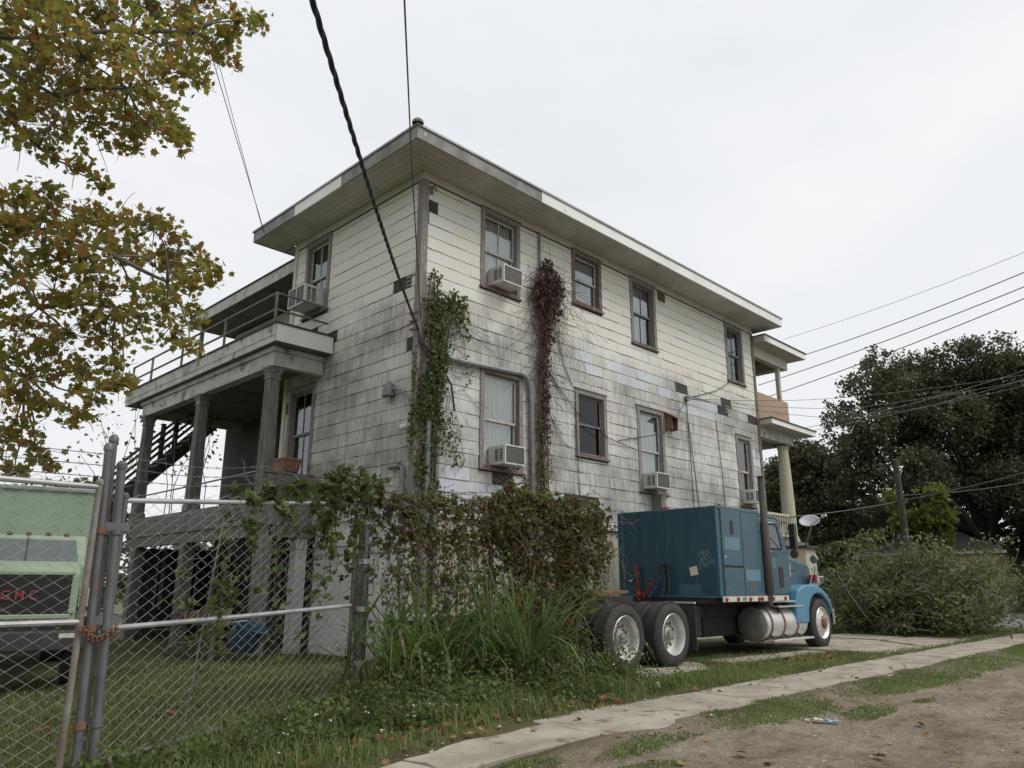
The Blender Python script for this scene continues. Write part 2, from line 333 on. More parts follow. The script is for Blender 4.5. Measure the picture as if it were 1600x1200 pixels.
for pts in ([(8.1,-5.15), (10.4,-5.12), (12.2,-3.4), (12.3,-1.5), (8.2,-1.5)], [(10.55,-5.1), (15.4,-5.15), (14.2,-3.6), (12.35,-3.5)],
            [(12.4,-3.35), (14.1,-3.45), (14.6,-1.75), (12.45,-1.55)], [(1.0,-3.95), (3.2,-3.98), (3.9,-3.3), (3.7,-1.2), (.6,-1.2)], [(4.2,-3.8), (7.9,-3.98), (7.8,-3.5), (4.3,-3.25)]):
    slab(drv, pts, .022, .12, .05, tilt=.004)
tag(part('street', MT['asphalt'], None, (21.6,37.5,-80,90,-.28,.012)), kind='structure')
tag(part('street_marking', MT['paintwhite'], None, (24.0,24.16,-60,60,.012,.017)), kind='structure')
tag(part('street_marking', MT['paintwhite'], None, (27.6,27.76,-60,60,.012,.017)), kind='structure')

# ------------------------------------------------------------------ the house
HL, HW = 13.69, 4.95                        # length of the side wall, width of the back wall
house = thing('house', 'large two-storey house on a raised basement, cream siding streaked with black mildew', 'house', (6.8, 5, 0))
def WB(pl, u0, u1, d0, d1, z0, z1):         # a box in wall coordinates (u along, d outwards)
    return (u0, u1, -d1, -d0, z0, z1) if pl == 'S' else (-d1, -d0, u0, u1, z0, z1)
def WP(pl, u, d, z): return Vector((u, -d, z)) if pl == 'S' else Vector((-d, u, z))
# window openings: wall, trim u0,u1, z0 (under sill), z1, style
WIN = [('S',1.58,2.78,7.41,9.30,'w_ac'), ('S',4.59,5.74,7.88,9.32,'plain'), ('S',6.97,8.14,7.42,9.31,'two'), ('S',11.90,13.0,7.37,9.27,'two'),
       ('S',1.61,2.86,3.55,5.70,'lace'), ('S',4.61,5.79,4.17,5.78,'screen'), ('S',7.05,8.26,3.56,5.79,'lace2'), ('S',12.10,13.06,3.58,5.75,'lace2'),
       ('B',3.33,4.42,7.34,9.28,'backtwo'), ('B',3.58,4.72,3.52,5.70,'backdark')]
TR = .115                                   # trim width
def wall_mesh(pl, U, z0, z1, th=.16):
    hs = [(a+TR, b-TR, c+.09, d-TR) for p_, a, b, c, d, s in WIN if p_ == pl]
    us = sorted({0., U}|{h[0] for h in hs}|{h[1] for h in hs}); zs = sorted({z0, z1}|{h[2] for h in hs}|{h[3] for h in hs})
    mm = MB()
    for i in range(len(us)-1):
        for j in range(len(zs)-1):
            uc, zc = (us[i]+us[i+1])/2, (zs[j]+zs[j+1])/2
            if any(h[0] < uc < h[1] and h[2] < zc < h[3] for h in hs): continue
            mm.box(*WB(pl, us[i], us[i+1], -th, 0, zs[j], zs[j+1]))
    return mm
walls = {'S': wall_mesh('S', HL, 2.76, 9.47).build('wall', MT['underlay'], house), 'B': None}
mm = wall_mesh('B', HW, 2.76, 9.47); mm.v = [(v[0], v[1]+.0, v[2]) for v in mm.v]
walls['B'] = mm.build('wall', MT['underlay'], house)
tag(walls['S'], 'long side wall facing the street'); tag(walls['B'], 'short back wall beside the porch')
# --- siding shingles
MISS = [('S',.22,8.72), ('S',8.98,6.72), ('S',9.3,6.72), ('S',11.45,6.68), ('S',11.75,6.45), ('S',13.4,6.42), ('S',2.05,3.42), ('S',4.9,3.12), ('S',5.4,3.12), ('S',4.2,3.12),
        ('B',.28,7.17), ('B',.25,5.8), ('B',4.2,6.9), ('B',3.2,6.75)]
PALE = [('S',.5,7.0),('S',.9,5.9),('S',.7,5.9),('S',.9,3.4),('S',1.2,3.1),('S',.6,3.1),('S',1.9,3.1),('S',2.6,3.4),('S',2.5,3.1),('S',3.9,3.1),('S',3.0,3.4),('S',5.1,6.35),
        ('S',6.2,6.6),('S',6.8,6.6),('S',7.4,6.6),('S',7.9,6.6),('S',6.6,6.35),('S',7.2,6.35),('S',8.2,6.35),('S',8.6,6.35),('S',9.7,6.4),('S',10.2,6.4),('S',10.7,6.4),('S',10,6.1),('S',10.6,6.1),
        ('S',12.9,6.6),('S',13.3,5.2),('S',13.4,4.9),('S',13.4,4.4),('S',13.4,3.7),('S',4.7,6.6),('S',9.2,6.1),('S',.45,5.3),('S',1.3,2.9)]
def has(lst, pl, a, b, c, d): return any(p_ == pl and a <= u < b and c <= z < d for p_, u, z in lst)
def subtract(rects, h):
    out = []
    for a, b, c, d in rects:
        x0, x1, y0, y1 = max(a, h[0]), min(b, h[1]), max(c, h[2]), min(d, h[3])
        if x0 >= x1 or y0 >= y1: out.append((a, b, c, d)); continue
        if a < x0: out.append((a, x0, c, d))
        if x1 < b: out.append((x1, b, c, d))
        if c < y0: out.append((x0, x1, c, y0))
        if y1 < d: out.append((x0, x1, y1, d))
    return out
pieces = []
for pl, U, off in (('S', HL, .12), ('B', HW-.10, .12)):
    holes = [(a, b, c-.02, d+.03) for p_, a, b, c, d, s in WIN if p_ == pl]
    for k in range(-1, 24):
        zt_ = CZ0-CH*k; zb = zt_-CH; zt_ = min(zt_, 9.27)
        if zt_-zb < .04: continue
        u = -((k*.37) % 1)*SW
        jit = 0
        while u < U-.1:
            a, b = max(u, off), min(u+SW, U-(.10 if pl == 'S' else 0)); u += SW
            if b-a < .05: continue
            if has(MISS, pl, a, b, zb, zt_): continue
            pale = has(PALE, pl, a, b, zb, zt_)
            rs = [(a+.0003, b-.0003, zb+.0035, zt_-.0035)]
            for h in holes: rs = subtract(rs, h)
            for r_ in rs:
                if r_[1]-r_[0] < .03 or r_[3]-r_[2] < .03: continue
                pieces.append((pl, *r_, pale))
def wedge(pl, a, b, c, d, o=0, skew=0):     # butt edge proud at the bottom
    P_ = lambda u, dd, z: WP(pl, u, dd, z)
    vs_ = [P_(a,.001,c+skew), P_(b,.001,c-skew), P_(b,.016+o,c-skew), P_(a,.016+o,c+skew), P_(a,.001,d), P_(b,.001,d), P_(b,.010,d), P_(a,.010,d)]
    fs = [(0,1,2,3), (3,2,6,7), (4,7,6,5), (0,3,7,4), (1,5,6,2)]
    return vs_, fs
def pdist(p_): return (WP(p_[0], (p_[1]+p_[2])/2, 0, (p_[3]+p_[4])/2)-CAM).length-1.5*((p_[2]-p_[1])*(p_[4]-p_[3]) > .08)+(4 if p_[4] < 3.0 else 0)+(3 if p_[0] == 'B' and p_[2] > 4.6 else 0)
pieces.sort(key=pdist)
cache = {}
rest = {('S',False): MB(), ('S',True): MB(), ('B',False): MB(), ('B',True): MB()}
for i, (pl, a, b, c, d, pale) in enumerate(pieces):
    o_ = random.choice((0,0,0,.003,.006,.006,.012)); sk = random.choice((0,0,0,0,0,0,.004,-.004,.007,-.007,.013))
    if i < 290:
        key = (pl, round(b-a,3), round(d-c,3), o_, sk, pale)
        if key not in cache:
            vs_, fs = wedge(pl, -(b-a)/2, (b-a)/2, 0, d-c, o_, sk); me = bpy.data.meshes.new('siding_shingle'); me.from_pydata([tuple(v) for v in vs_], [], fs); me.materials.append(MT['pale' if pale else 'siding']); cache[key] = me
        ob = bpy.data.objects.new('siding_shingle', cache[key]); COL.objects.link(ob); ob.parent = walls[pl]
        ob.location = WP(pl, (a+b)/2, 0, c)-WL[walls[pl].name]
    else: rest[(pl, pale)].add(*wedge(pl, a, b, c, d, o_, sk))
for (pl, pale), mm in rest.items():
    if mm.v: tag(mm.build('siding_shingles', MT['pale' if pale else 'siding'], walls[pl]), kind='stuff')
# --- trim: corner boards, frieze, water table
part('corner_board', MT['trim'], house, (-.045,.115,-.045,-.001,2.757,9.30)); part('corner_board', MT['trim'], house, (-.043,-.001,.0,.115,2.757,9.30))
part('corner_board', MT['redtrim'], house, (HL-.10,HL+.04,-.04,-.001,2.757,9.28), (HL+.001,HL+.038,.0,.12,2.757,9.28))
part('corner_board', MT['frieze'], house, (-.04,0,HW-.1,HW+.04,3.0,9.30))
part('frieze_board', MT['frieze'], house, (-.038,HL+.03,-.038,-.001,9.302,9.472)); part('frieze_board', MT['frieze'], house, (-.037,-.001,-.0375,HW+.03,9.302,9.471))
part('water_table', MT['whitewall'], house, (-.07,HL+.05,-.07,-.001,2.56,2.755)); part('water_table', MT['whitewall'], house, (-.069,-.001,-.069,3.25,2.561,2.754))
# missing panels show laths
for pl, u, z in [('B',.28,7.17), ('S',11.75,6.45)]:
    for q in range(3): part('lath', MT['porchwood'], house, WB(pl, u-.14, u+.16, .001, .014, z-.11+q*.085, z-.06+q*.085))
# --- windows
def window(pl, u0, u1, z0, z1, st):
    tm = {'w_ac':'trim','plain':'redtrim','two':'trim'}.get(st, 'trim')
    a, b, c, d = u0+TR, u1-TR, z0+.09, z1-TR
    wf = part('window', MT[tm], house, WB(pl,u0,a,.001,.04,z0+.03,z1), WB(pl,b,u1,.001,.04,z0+.03,z1), WB(pl,a,b,.001,.039,d,z1+.0), bevel=.004, seg=1)
    part('head_cap', MT['trim'], wf, WB(pl,u0-.02,u1+.02,.001,.06,z1,z1+.022))
    part('sill', MT['redtrim'], wf, WB(pl,u0-.03,u1+.03,.001,.075,z0,z0+.045), WB(pl,a,b,-.14,.0745,z0+.046,c-.001), bevel=.006, seg=1)
    part('jamb', MT['redtrim' if st in ('lace','plain') else 'trim'], wf, WB(pl,a,a+.022,-.15,.0,c,d), WB(pl,b-.022,b,-.15,.0,c,d), WB(pl,a+.022,b-.022,-.15,0,d-.022,d))
    sm = MT['greysash' if st in ('screen','two','backdark') else 'whitesash']
    mid = (c+d)/2-.02; a2, b2 = a+.022, b-.022
    lowz = c if st not in ('w_ac','lace','lace2') else c
    def sash(z0_, z1_, dep, mull):
        w_ = .042
        bx = [WB(pl,a2,a2+w_,dep-.03,dep,z0_,z1_), WB(pl,b2-w_,b2,dep-.03,dep,z0_,z1_), WB(pl,a2+w_,b2-w_,dep-.03,dep,z0_,z0_+w_+.012), WB(pl,a2+w_,b2-w_,dep-.03,dep,z1_-w_,z1_)]
        if mull:
            uc = (a2+b2)/2; bx.append(WB(pl,uc-.012,uc+.012,dep-.028,dep-.002,z0_+w_,z1_-w_))
        part('sash', sm, wf, *bx)
        gls = MT['screen' if st in ('screen',) else 'glass']
        us = [(a2+w_,b2-w_)] if not mull else [(a2+w_,(a2+b2)/2-.012), ((a2+b2)/2+.012,b2-w_)]
        for p0, p1 in us: part('pane', gls, wf, WB(pl,p0,p1,dep-.018,dep-.014,z0_+w_,z1_-w_))
    mull = st in ('w_ac','two','backtwo','backdark')
    lift = .36 if st in ('w_ac','lace','lace2','backtwo') and not (pl == 'S' and (abs(u0-6.97) < .01 or abs(u0-11.9) < .01)) else 0
    sash(mid, d-.022, -.05, mull); sash(c+lift, mid+lift*.25+.04 if not lift else mid+.04, -.085, mull)
    if lift: part('side_panel', MT['whitesash'], wf, WB(pl,a2,a2+.16,-.10,-.07,c,c+lift))
    # curtain or blind behind the glass
    mm = MB(); n = 26; zt_, zb = d-.03, c+.02; amp = .022
    if st in ('lace','lace2','w_ac','backtwo'): mat, uu0, uu1 = MT['curtain'], a+.02, b-.02
    elif st in ('two',): mat, uu0, uu1 = MT['blind'], a+.05, a+(b-a)*.72
    elif st == 'plain': mat, uu0, uu1, amp = MT['blind'], a+.02, b-.02, 0
    else: mat, uu0, uu1 = MT['curtain'], a+(b-a)*.5, a+(b-a)*.85; 
    if st == 'screen': zt_ = mid-.1
    if st == 'backdark': zt_ = mid
    for i in range(n+1):
        u = uu0+(uu1-uu0)*i/n; dd = -.15+amp*math.sin(i*1.9)+amp*.3*math.sin(i*.73+u)
        mm.v += [tuple(WP(pl,u,dd,zb+.05*math.sin(i*.4))), tuple(WP(pl,u,dd,zt_))]
    mm.f = [(2*i,2*i+2,2*i+3,2*i+1) for i in range(n)]
    mm.build('curtain', mat, wf, smooth=True, sharp=0)
for q in WIN: window(*q)
# interior: inner shell keeps the rooms dark
part('inner_wall', MT['shaded_interior'], house, (1.6,HL-.2,2.2,2.3,2.8,9.4), (1.5,1.6,.2,2.3,2.8,9.4), (HL-.3,HL-.16,.17,4,2.8,9.4))
part('floor', MT['shaded_interior'], house, (.17,HL-.17,.17,HW-.2,2.6,2.75)); part('floor', MT['shaded_interior'], house, (.17,HL-.17,.17,HW-.2,6.35,6.55))
part('partition', MT['shaded_interior'], house, (1.6,HL-.3,HW-.15,HW,0,9.45)); part('end_wall', MT['beigewall'], house, (HL-.16,HL-.001,.161,11.5,0,9.40))
# --- basement
part('basement_wall', MT['beigewall'], house, (.0,HL,0.0,.2,-.1,2.56))
bw = part('basement_wall', MT['whitewall'], house, (-.012,.0,.0,1.22,-.2,2.56), (-.012,.15,1.75,3.2,-.2,2.1), (-.012,.15,1.22,3.2,2.1,2.56), (0,.15,.201,1.22,-.2,2.5599))
part('trim_strip', MT['porchpaint'], bw, (-.06,-.013,.1,3.2,2.08,2.16)); part('trim_strip', MT['porchpaint'], bw, (-.05,-.013,.1,3.2,1.92,1.97))
part('door', MT['darkwood'], house, (.05,.09,1.22,1.75,-.1,2.1))
for q in range(3): part('concrete_block', MT['beigewall'], bw, (-.16,-.013,1.25+q*.001,1.66,-.12+q*.21,.08+q*.21), bevel=.01)
# --- soffit boards (mitred at the corner), fascia, roof
E_ = .872; ZS, ZF = 9.472, 9.754
RX1, RY1 = 14.17, 5.57
nb = 6; bwid = (E_-.04)/nb
for i in range(nb):
    d0, d1 = .04+i*bwid+.003, .04+(i+1)*bwid-.003
    mm = MB(); mm.prism([(-d0,-d0,ZS), (-d1,-d1,ZS), (RX1-.02,-d1,ZS), (RX1-.02,-d0,ZS)], (0,0,.02)); mm.build('soffit_board', MT['soffit'], house)
    mm = MB(); mm.prism([(-d1,-d1+.008,ZS), (-d0,-d0+.008,ZS), (-d0,RY1-.02,ZS), (-d1,RY1-.02,ZS)], (0,0,.02)); mm.build('soffit_board', MT['soffit'], house)
part('soffit_board', MT['soffit'], house, (HL+.04,RX1-.02,.0,9.0,ZS,ZS+.02)); part('soffit_board', MT['soffit'], house, (0,RX1-.02,HW+.04,RY1-.02,ZS+.001,ZS+.021))
segs = [(-E_,2.6,'fasciaold'), (2.6,4.1,'fascia'), (4.1,7.6,'fascia'), (7.6,10.6,'fascia'), (10.6,12.6,'fascia'), (12.6,RX1,'fascia')]
for i, (a, b, mt_) in enumerate(segs):
    part('fascia_board', MT[mt_], house, (a+.002,b-.002,-E_-.003*(i % 2),-E_+.03,ZS-.012+.004*(i % 3),ZF-.03), bevel=.004, seg=1)
for i, (a, b, mt_) in enumerate([(-E_+.03,1.7,'fasciaold'), (1.7,3.6,'fascia'), (3.6,RY1,'fasciaold')]):
    part('fascia_board', MT[mt_], house, (-E_-.003*(i % 2),-E_+.03,a+.002,b-.002,ZS-.012+.003*i,ZF-.03), bevel=.004, seg=1)
part('fascia_board', MT['fascia'], house, (RX1-.03,RX1,-E_+.03,9,ZS-.01,ZF-.03)); part('fascia_board', MT['fasciaold'], house, (-E_+.03,3,RY1-.03,RY1,ZS-.01,ZF-.03))
part('roof_edge', MT['metal_edge'], house, (-E_-.03,RX1+.03,-E_-.03,-E_+.1,ZF-.03,ZF+.012)); part('roof_edge', MT['metal_edge'], house, (-E_-.031,-E_+.1,-E_+.1,RY1+.03,ZF-.031,ZF+.011))
mm = MB(); a, b, c, d = -E_-.03, RX1+.03, -E_-.03, 12.4; zt_ = ZF+.013; rx0, rx1, ry = 5.0, 9.0, 5.6
mm.add([(a,c,zt_), (b,c,zt_), (b,d,zt_), (a+6,d,zt_), (a+6,RY1,zt_), (a,RY1,zt_), (rx0,ry,zt_+1.5), (rx1,ry,zt_+1.5)], [(0,1,7,6), (1,2,7), (2,3,4,6,7), (0,6,5), (4,5,6)])
roof = mm.build('roof', MT['shingle_roof'], house)
mm = MB(); mm.lathe((-E_+.02,-E_+.02,ZF+.01), (0,0,1), [(.11,0), (.115,.03), (.10,.07), (.06,.105), (0,.12)], 14); mm.build('hip_cap', MT['porchwood'], roof, smooth=True)
for i in range(9):
    q = .35+i*.42; mm = MB(); mm.lathe((-E_+q,-E_+q,ZF-.02+q*.24), (1,1,.33), [(.10,-.24), (.11,.24)], 10); mm.build('hip_cap', MT['shingle_roof'], roof, smooth=True)
# vents in the wall
v_ = part('wall_vent', MT['rust'], house, WB('S',8.28,8.62,.001,.05,8.98,9.28), bevel=.01); part('vent_grille', MT['darkwood'], v_, WB('S',8.33,8.57,.051,.056,9.03,9.10), WB('S',8.33,8.57,.051,.056,9.14,9.22))
MT['flue'] = M('flue_rust', (.24,.135,.095), (.17,.095,.065), 6, .8, .2)
v_ = part('flue_hood', MT['flue'], house, WB('S',8.33,8.38,.001,.22,5.32,5.72), WB('S',8.60,8.65,.001,.22,5.32,5.72)); part('flue_hole', MT['darkwood'], v_, WB('S',8.38,8.60,.001,.03,5.34,5.70))
mm = MB(); mm.prism([WP('S',8.28,0,5.80), WP('S',8.28,.36,5.60), WP('S',8.28,.36,5.63), WP('S',8.28,0,5.83)], (.44,0,0)); mm.build('hood_flap', MT['flue'], v_)
# --- conduits on the side wall
def ptube(name, mat, parent, pts, r, n=8): mm = MB(); mm.tube(pts, r, n); return mm.build(name, MT[mat], parent, smooth=True)
def arc(c, u, v, r, n=6): return [Vector(c)+Vector(u)*r*math.cos(i*math.pi/2/n)+Vector(v)*r*math.sin(i*math.pi/2/n) for i in range(n+1)]
ptube('conduit', 'pipe', house, [(.35,-.09,5.62), (.9,-.09,5.63)]+[(2.7,-.09,5.72)]+arc((2.72,-.09,5.42),(0,0,1),(1,0,0),.30)+[(3.05,-.09,5.0), (3.10,-.09,2.9)], .055)
ptube('conduit', 'pipe', house, [(3.40,-.06,9.30), (3.41,-.06,6.5), (3.46,-.06,2.8)], .03)
ptube('downpipe', 'pipe', house, [(.46,-.08,5.4), (.47,-.08,1.2)], .045); ptube('meter_pipe', 'pipe', house, [(.22,-.1,4.4), (.22,-.1,.6)], .06)
ptube('standpipe', 'pipe', house, [(-.09,.22,2.4), (-.09,.22,3.42), (-.09,.32,3.47)], .045)
mm = MB(); mm.lathe((-.09,.30,3.47), (0,1,0), [(0,0), (.06,.0), (.06,.10), (.035,.11), (.035,.24), (.05,.25), (.05,.33), (0,.33)], 10); mm.build('tap_fitting', MT['pipe'], house, smooth=True)
mm = MB(); mm.box(.12,.22,-.05,-.0,9.02,9.2); mm.tube([(.17,-.05,9.16), (.19,-.14,9.17), (.22,-.15,9.05)], .022, 7); mm.build('pipe_hook', MT['pipe'], house)
mm = MB(); mm.bar((0.0,-.02,6.05),(-.16,-.02,6.05),.03,.03)
for q in range(3): mm.bar((-.04,-.03,6.42-q*.16), (-.05,.22,6.43-q*.16), .035, .03)
mm.build('cable_bracket', MT['rust'], house)
ptube('service_mast', 'wire', house, [(9.41,-.06,6.45), (9.42,-.05,6.2), (9.46,-.05,4.6), (9.5,-.05,3.0)], .013, 5)
part('insulator', MT['porchwood'], house, (9.35,9.47,-.12,-.026,6.30,6.42))
for pts in ([(4.02,-.035,7.0), (4.2,-.035,6.3), (4.45,-.035,5.9), (4.58,-.06,5.7), (4.62,-.06,4.2), (4.72,-.035,3.1)], [(3.5,-.04,6.2), (4.0,-.035,5.7), (4.6,-.06,5.2), (5.8,-.06,4.75), (7.0,-.06,4.6)], [(9.42,-.06,6.35), (9.0,-.05,5.9), (8.7,-.05,5.45), (8.0,-.06,5.15), (6.2,-.04,4.75)],
            [(9.42,-.05,5.9), (9.65,-.035,4.4), (9.8,-.035,3.0)], [(9.42,-.05,6.4), (10.0,-.04,6.55), (11.1,-.04,6.9), (12.0,-.06,7.36)], [(11.0,-.035,6.0), (11.15,-.035,4.4), (11.2,-.035,3.0)]):
    ptube('wall_cable', 'wire', house, pts, .011, 4)
# lamp and camera on the corner of the back wall
mm = MB(); mm.tube([(-.03,.10,4.62), (-.08,.16,4.78), (-.10,.36,4.93), (-.10,.60,5.0)], .022, 7); lampo = mm.build('yard_lamp', MT['pipe'], smooth=True)
tag(lampo, 'small grey bell-shaped yard lamp on a curved arm at the house corner', 'lamp')
mm = MB(); mm.lathe((-.10,.74,4.86), (0,0,1), [(0,.02), (.135,0), (.13,.06), (.115,.2), (.10,.24), (.03,.25), (.03,.30), (0,.30)], 16); mm.build('lamp_shade', MT['pipe'], lampo, smooth=True)
mm = MB(); mm.lathe((-.10,.74,4.72), (0,0,1), [(0,0), (.035,.01), (.05,.05), (.05,.14)], 12); mm.build('lamp_bulb', MT['whitesash'], lampo, smooth=True)
mm = MB(); mm.lathe((-.12,.17,4.18), (-.4,.35,-.2), [(0,-.06), (.06,-.05), (.06,.07), (.045,.09), (0,.09)], 12); mm.build('security_camera', MT['acwhite'], None, smooth=True)
so_ = bpy.data.objects['security_camera']; tag(so_, 'small dome-shaped security camera below the yard lamp on the corner', 'camera')
mm = MB(); mm.lathe((-.155,.201,4.162), (-.4,.35,-.2), [(0,0), (.04,0), (.035,.025), (0,.035)], 12); mm.build('lens', MT['cable'], so_, smooth=True)
mm = MB(); mm.tube([(-.002,.17,4.2), (-.1,.17,4.19)], .02, 6); mm.build('mount', MT['acwhite'], so_)

# --- back porch with roof terrace
PX, PXB = -1.42, -1.22                      # fascia line, beam line
part('porch_roof', MT['shingle_roof'], house, (PX-.03,-.045,2.92,11.55,6.592,6.63)); pr = bpy.data.objects['porch_roof']
for i, (a, b) in enumerate(((2.95,5.6), (5.6,8.6), (8.6,11.5))): part('fascia_board', MT['porchpaint'], house, (PX,PX+.03,a+.002,b-.002,6.35,6.59)); part('fascia_board', MT['porchpaint'], house, (PX+.012,PX+.04,a+.002,b-.002,6.21,6.348))
part('fascia_board', MT['fascia'], house, (PX+.03,-.045,2.95,2.98,6.22,6.59)); part('fascia_board', MT['porchpaint'], house, (PX+.03,0,11.47,11.5,6.21,6.59))
part('porch_soffit', MT['ceil'], house, (PX+.04,PXB,2.98,11.47,6.22,6.24), (PXB,-.046,2.98,3.3,6.221,6.241))
part('porch_beam', MT['porchpaint'], house, (PXB,PXB+.22,3.3,10.6,5.79,6.21)); part('porch_beam', MT['porchpaint'], house, (PXB+.22,-.046,3.3,3.5,5.795,6.205)); part('porch_beam', MT['porchpaint'], house, (PXB+.22,1.6,10.4,10.6,5.795,6.205))
part('beam_moulding', MT['porchpaint'], house, (PXB-.05,PXB-.001,3.25,10.65,6.10,6.205)); part('beam_moulding', MT['porchpaint'], house, (PXB,-.046,3.25,3.299,6.10,6.204))
part('porch_ceiling', MT['ceil'], house, (PXB+.22,1.6,3.5,10.4,6.02,6.05)); part('terrace_floor', MT['darkwood'], house, (-.04,1.6,HW+.05,11.55,6.3,6.59))
def column(y, name='column', x=PXB+.12):
    mm = MB(); w0, w1 = .135, .112
    def frus(z0, z1, a, b): mm.add([(x-a,y-a,z0), (x+a,y-a,z0), (x+a,y+a,z0), (x-a,y+a,z0), (x-b,y-b,z1), (x+b,y-b,z1), (x+b,y+b,z1), (x-b,y+b,z1)], [(0,3,2,1),(4,5,6,7),(0,1,5,4),(1,2,6,5),(2,3,7,6),(3,0,4,7)])
    frus(3.0, 5.53, w0, w1); col = mm.build(name, MT['porchwood'], house, bevel=.01)
    mm = MB()
    for z0, z1, a, b in ((5.53,5.57,.13,.13), (5.571,5.66,.115,.125), (5.661,5.74,.13,.165), (5.741,5.79,.175,.175)): frus(z0, z1, a, b)
    mm.build('capital', MT['porchwood'], col); mm = MB(); frus(3.0, 3.16, .16, .15); mm.build('base', MT['porchwood'], col)
    # raised fillets on the two visible faces
    for s in (-.075, 0, .075):
        mm = MB(); mm.bar((x-w0-.004, y+s, 3.2), (x-w1-.004, y+s*.83, 5.5), .018, .012); mm.bar((x+s, y-w0-.004, 3.2), (x+s*.83, y-w1-.004, 5.5), .018, .012); mm.build('fillet', MT['porchwood'], col)
for y in (3.52, 6.95, 10.35): column(y)
fl = part('porch_floor', MT['darkwood'], house, (PXB+.03,1.6,3.3,10.6,2.86,3.0))
for i in range(4): part('skirt_board', MT['porchwood'], house, (PXB-.02-.004*(i % 2),PXB+.03,3.26,6.9,2.52+i*.12,2.635+i*.12)); part('skirt_board', MT['porchwood'], house, (PXB-.018-.004*(i % 2),PXB+.03,6.905,10.6,2.52+i*.12,2.635+i*.12))
part('skirt_board', MT['porchwood'], house, (PXB+.03,-.02,3.25,3.299,2.5,3.0)); part('floor_beam', MT['porchwood'], house, (PXB+.02,PXB+.2,3.3,10.6,2.27,2.515)); part('joist_band', MT['darkwood'], house, (PXB+.2,PXB+.26,3.3,10.6,2.3,2.855)); part('floor_beam', MT['porchwood'], house, (PXB+.2,0,3.3,3.48,2.27,2.5))
for i in range(5): part('parapet_board', MT['porchwood'], house, (PXB+.1,-.046,3.36+.003*(i % 2),3.40,3.005+i*.11,3.11+i*.11))
part('parapet_cap', MT['porchwood'], house, (PXB+.05,-.046,3.33,3.43,3.556,3.59))
for y in (3.36, 6.95, 10.0):
    part('pier', MT['porchwood'], house, (PXB+.0,PXB+.26,y-.14,y+.14,-.1,2.27), bevel=.01)
part('pier', MT['whitewall'], house, (-.35,-.1,3.35,3.6,-.1,2.27)); part('pier', MT['porchwood'], house, (.3,.55,8.4,8.65,-.1,2.86)); part('pier', MT['porchwood'], house, (.3,.55,5.6,5.85,-.1,2.86))
ptube('porch_rail', 'pipe', house, [(PXB+.1,3.5,3.62), (PXB+.1,6.9,3.60), (PXB+.1,10.2,3.6)], .02, 6)
# wing behind the terrace
part('wing_wall', MT['shaded_interior'], house, (1.6,1.76,HW,11.5,-.1,9.05)); part('basement_wall', MT['shaded_interior'], house, (-.9,1.6,10.4,10.5,-.1,2.27)); part('partition', MT['shaded_interior'], house, (.17,1.6,HW-.1,HW-.001,-.1,2.9)); part('wing_wall', MT['frieze'], house, (1.596,1.599,HW+.01,11.5,6.6,9.0))  # lower walls dark in place of porch shade; end wall added against sky
for k in range(9): part('siding_board', MT['frieze'], house, (1.57-.004*(k % 2),1.595,HW+.01,11.4,6.62+k*.267,6.88+k*.267))
wd = part('door', MT['redtrim'], house, (1.52,1.565,6.6,7.5,6.6,8.7)); part('door_panel', MT['darkwood'], wd, (1.508,1.519,6.7,7.4,6.75,7.5), (1.508,1.519,6.7,7.4,7.65,8.55))
wd = part('door', MT['darkwood'], house, (1.55,1.595,7.3,8.3,3.0,5.1))
part('fascia_board', MT['porchpaint'], house, (.28,.31,HW+.05,11.9,9.07,9.38)); part('wing_soffit', MT['ceil'], house, (.31,1.6,HW+.05,11.87,9.08,9.10)); part('wing_roof', MT['shingle_roof'], house, (.25,2.5,HW+.05,11.92,9.381,9.42))
part('fascia_board', MT['porchpaint'], house, (.31,2.5,11.87,11.9,9.07,9.38))
for y in (5.4, 11.3): part('post', MT['porchwood'], house, (.4,.5,y-.05,y+.05,6.59,9.08))
# terrace railing
rl = MB(); tr_ = MB()
for y in (3.2, 5.6, 8.0, 10.0, 11.4):
    mm = MB(); mm.tube([(PX+.1,y,6.6), (PX+.1,y,7.37)], .032, 8); mm.build('rail_post', MT['porchwood'], house, smooth=True)
for z in (7.35, 6.98):
    ptube('rail', 'porchwood', house, [(PX+.1,3.2,z), (PX+.1,11.4,z)], .026); ptube('rail', 'porchwood', house, [(PX+.1,3.2,z), (-.05,3.22,z)], .026)
# outside stair up to the terrace
def flight(parent, x0, z0, x1, z1, y0, y1, n):
    s_ = part('staircase', MT['darkwood'], parent, (x0-.02,x0+.02,y0,y1,z0,z0+.02))
    for y in (y0+.03, y1-.03): mm = MB(); mm.bar((x0,y,z0), (x1,y,z1), .05, .26); mm.build('stringer', MT['darkwood'], s_)
    for i in range(n):
        f = (i+.5)/n; xx = x0+(x1-x0)*f; zz = z0+(z1-z0)*f; part('tread', MT['porchwood'], s_, (xx-.15,xx+.15,y0+.06,y1-.06,zz,zz+.04))
    for y in (y0, y1):
        for h in (.95, .55): mm = MB(); mm.bar((x0,y,z0+h), (x1,y,z1+h), .05, .07); mm.build('handrail', MT['darkwood'], s_)
        for f in (0.02, .5, .98):
            xx = x0+(x1-x0)*f; zz = z0+(z1-z0)*f; part('newel', MT['darkwood'], s_, (xx-.055,xx+.055,y-.055,y+.055,zz-.2,zz+1.15))
flight(house, -1.9, 3.0, 1.5, 6.55, 10.75, 11.7, 17); flight(house, -5.4, -.1, -2.5, 2.9, 10.75, 11.7, 14)
part('landing', MT['darkwood'], house, (-2.6,-1.24,10.65,11.8,2.86,2.99))
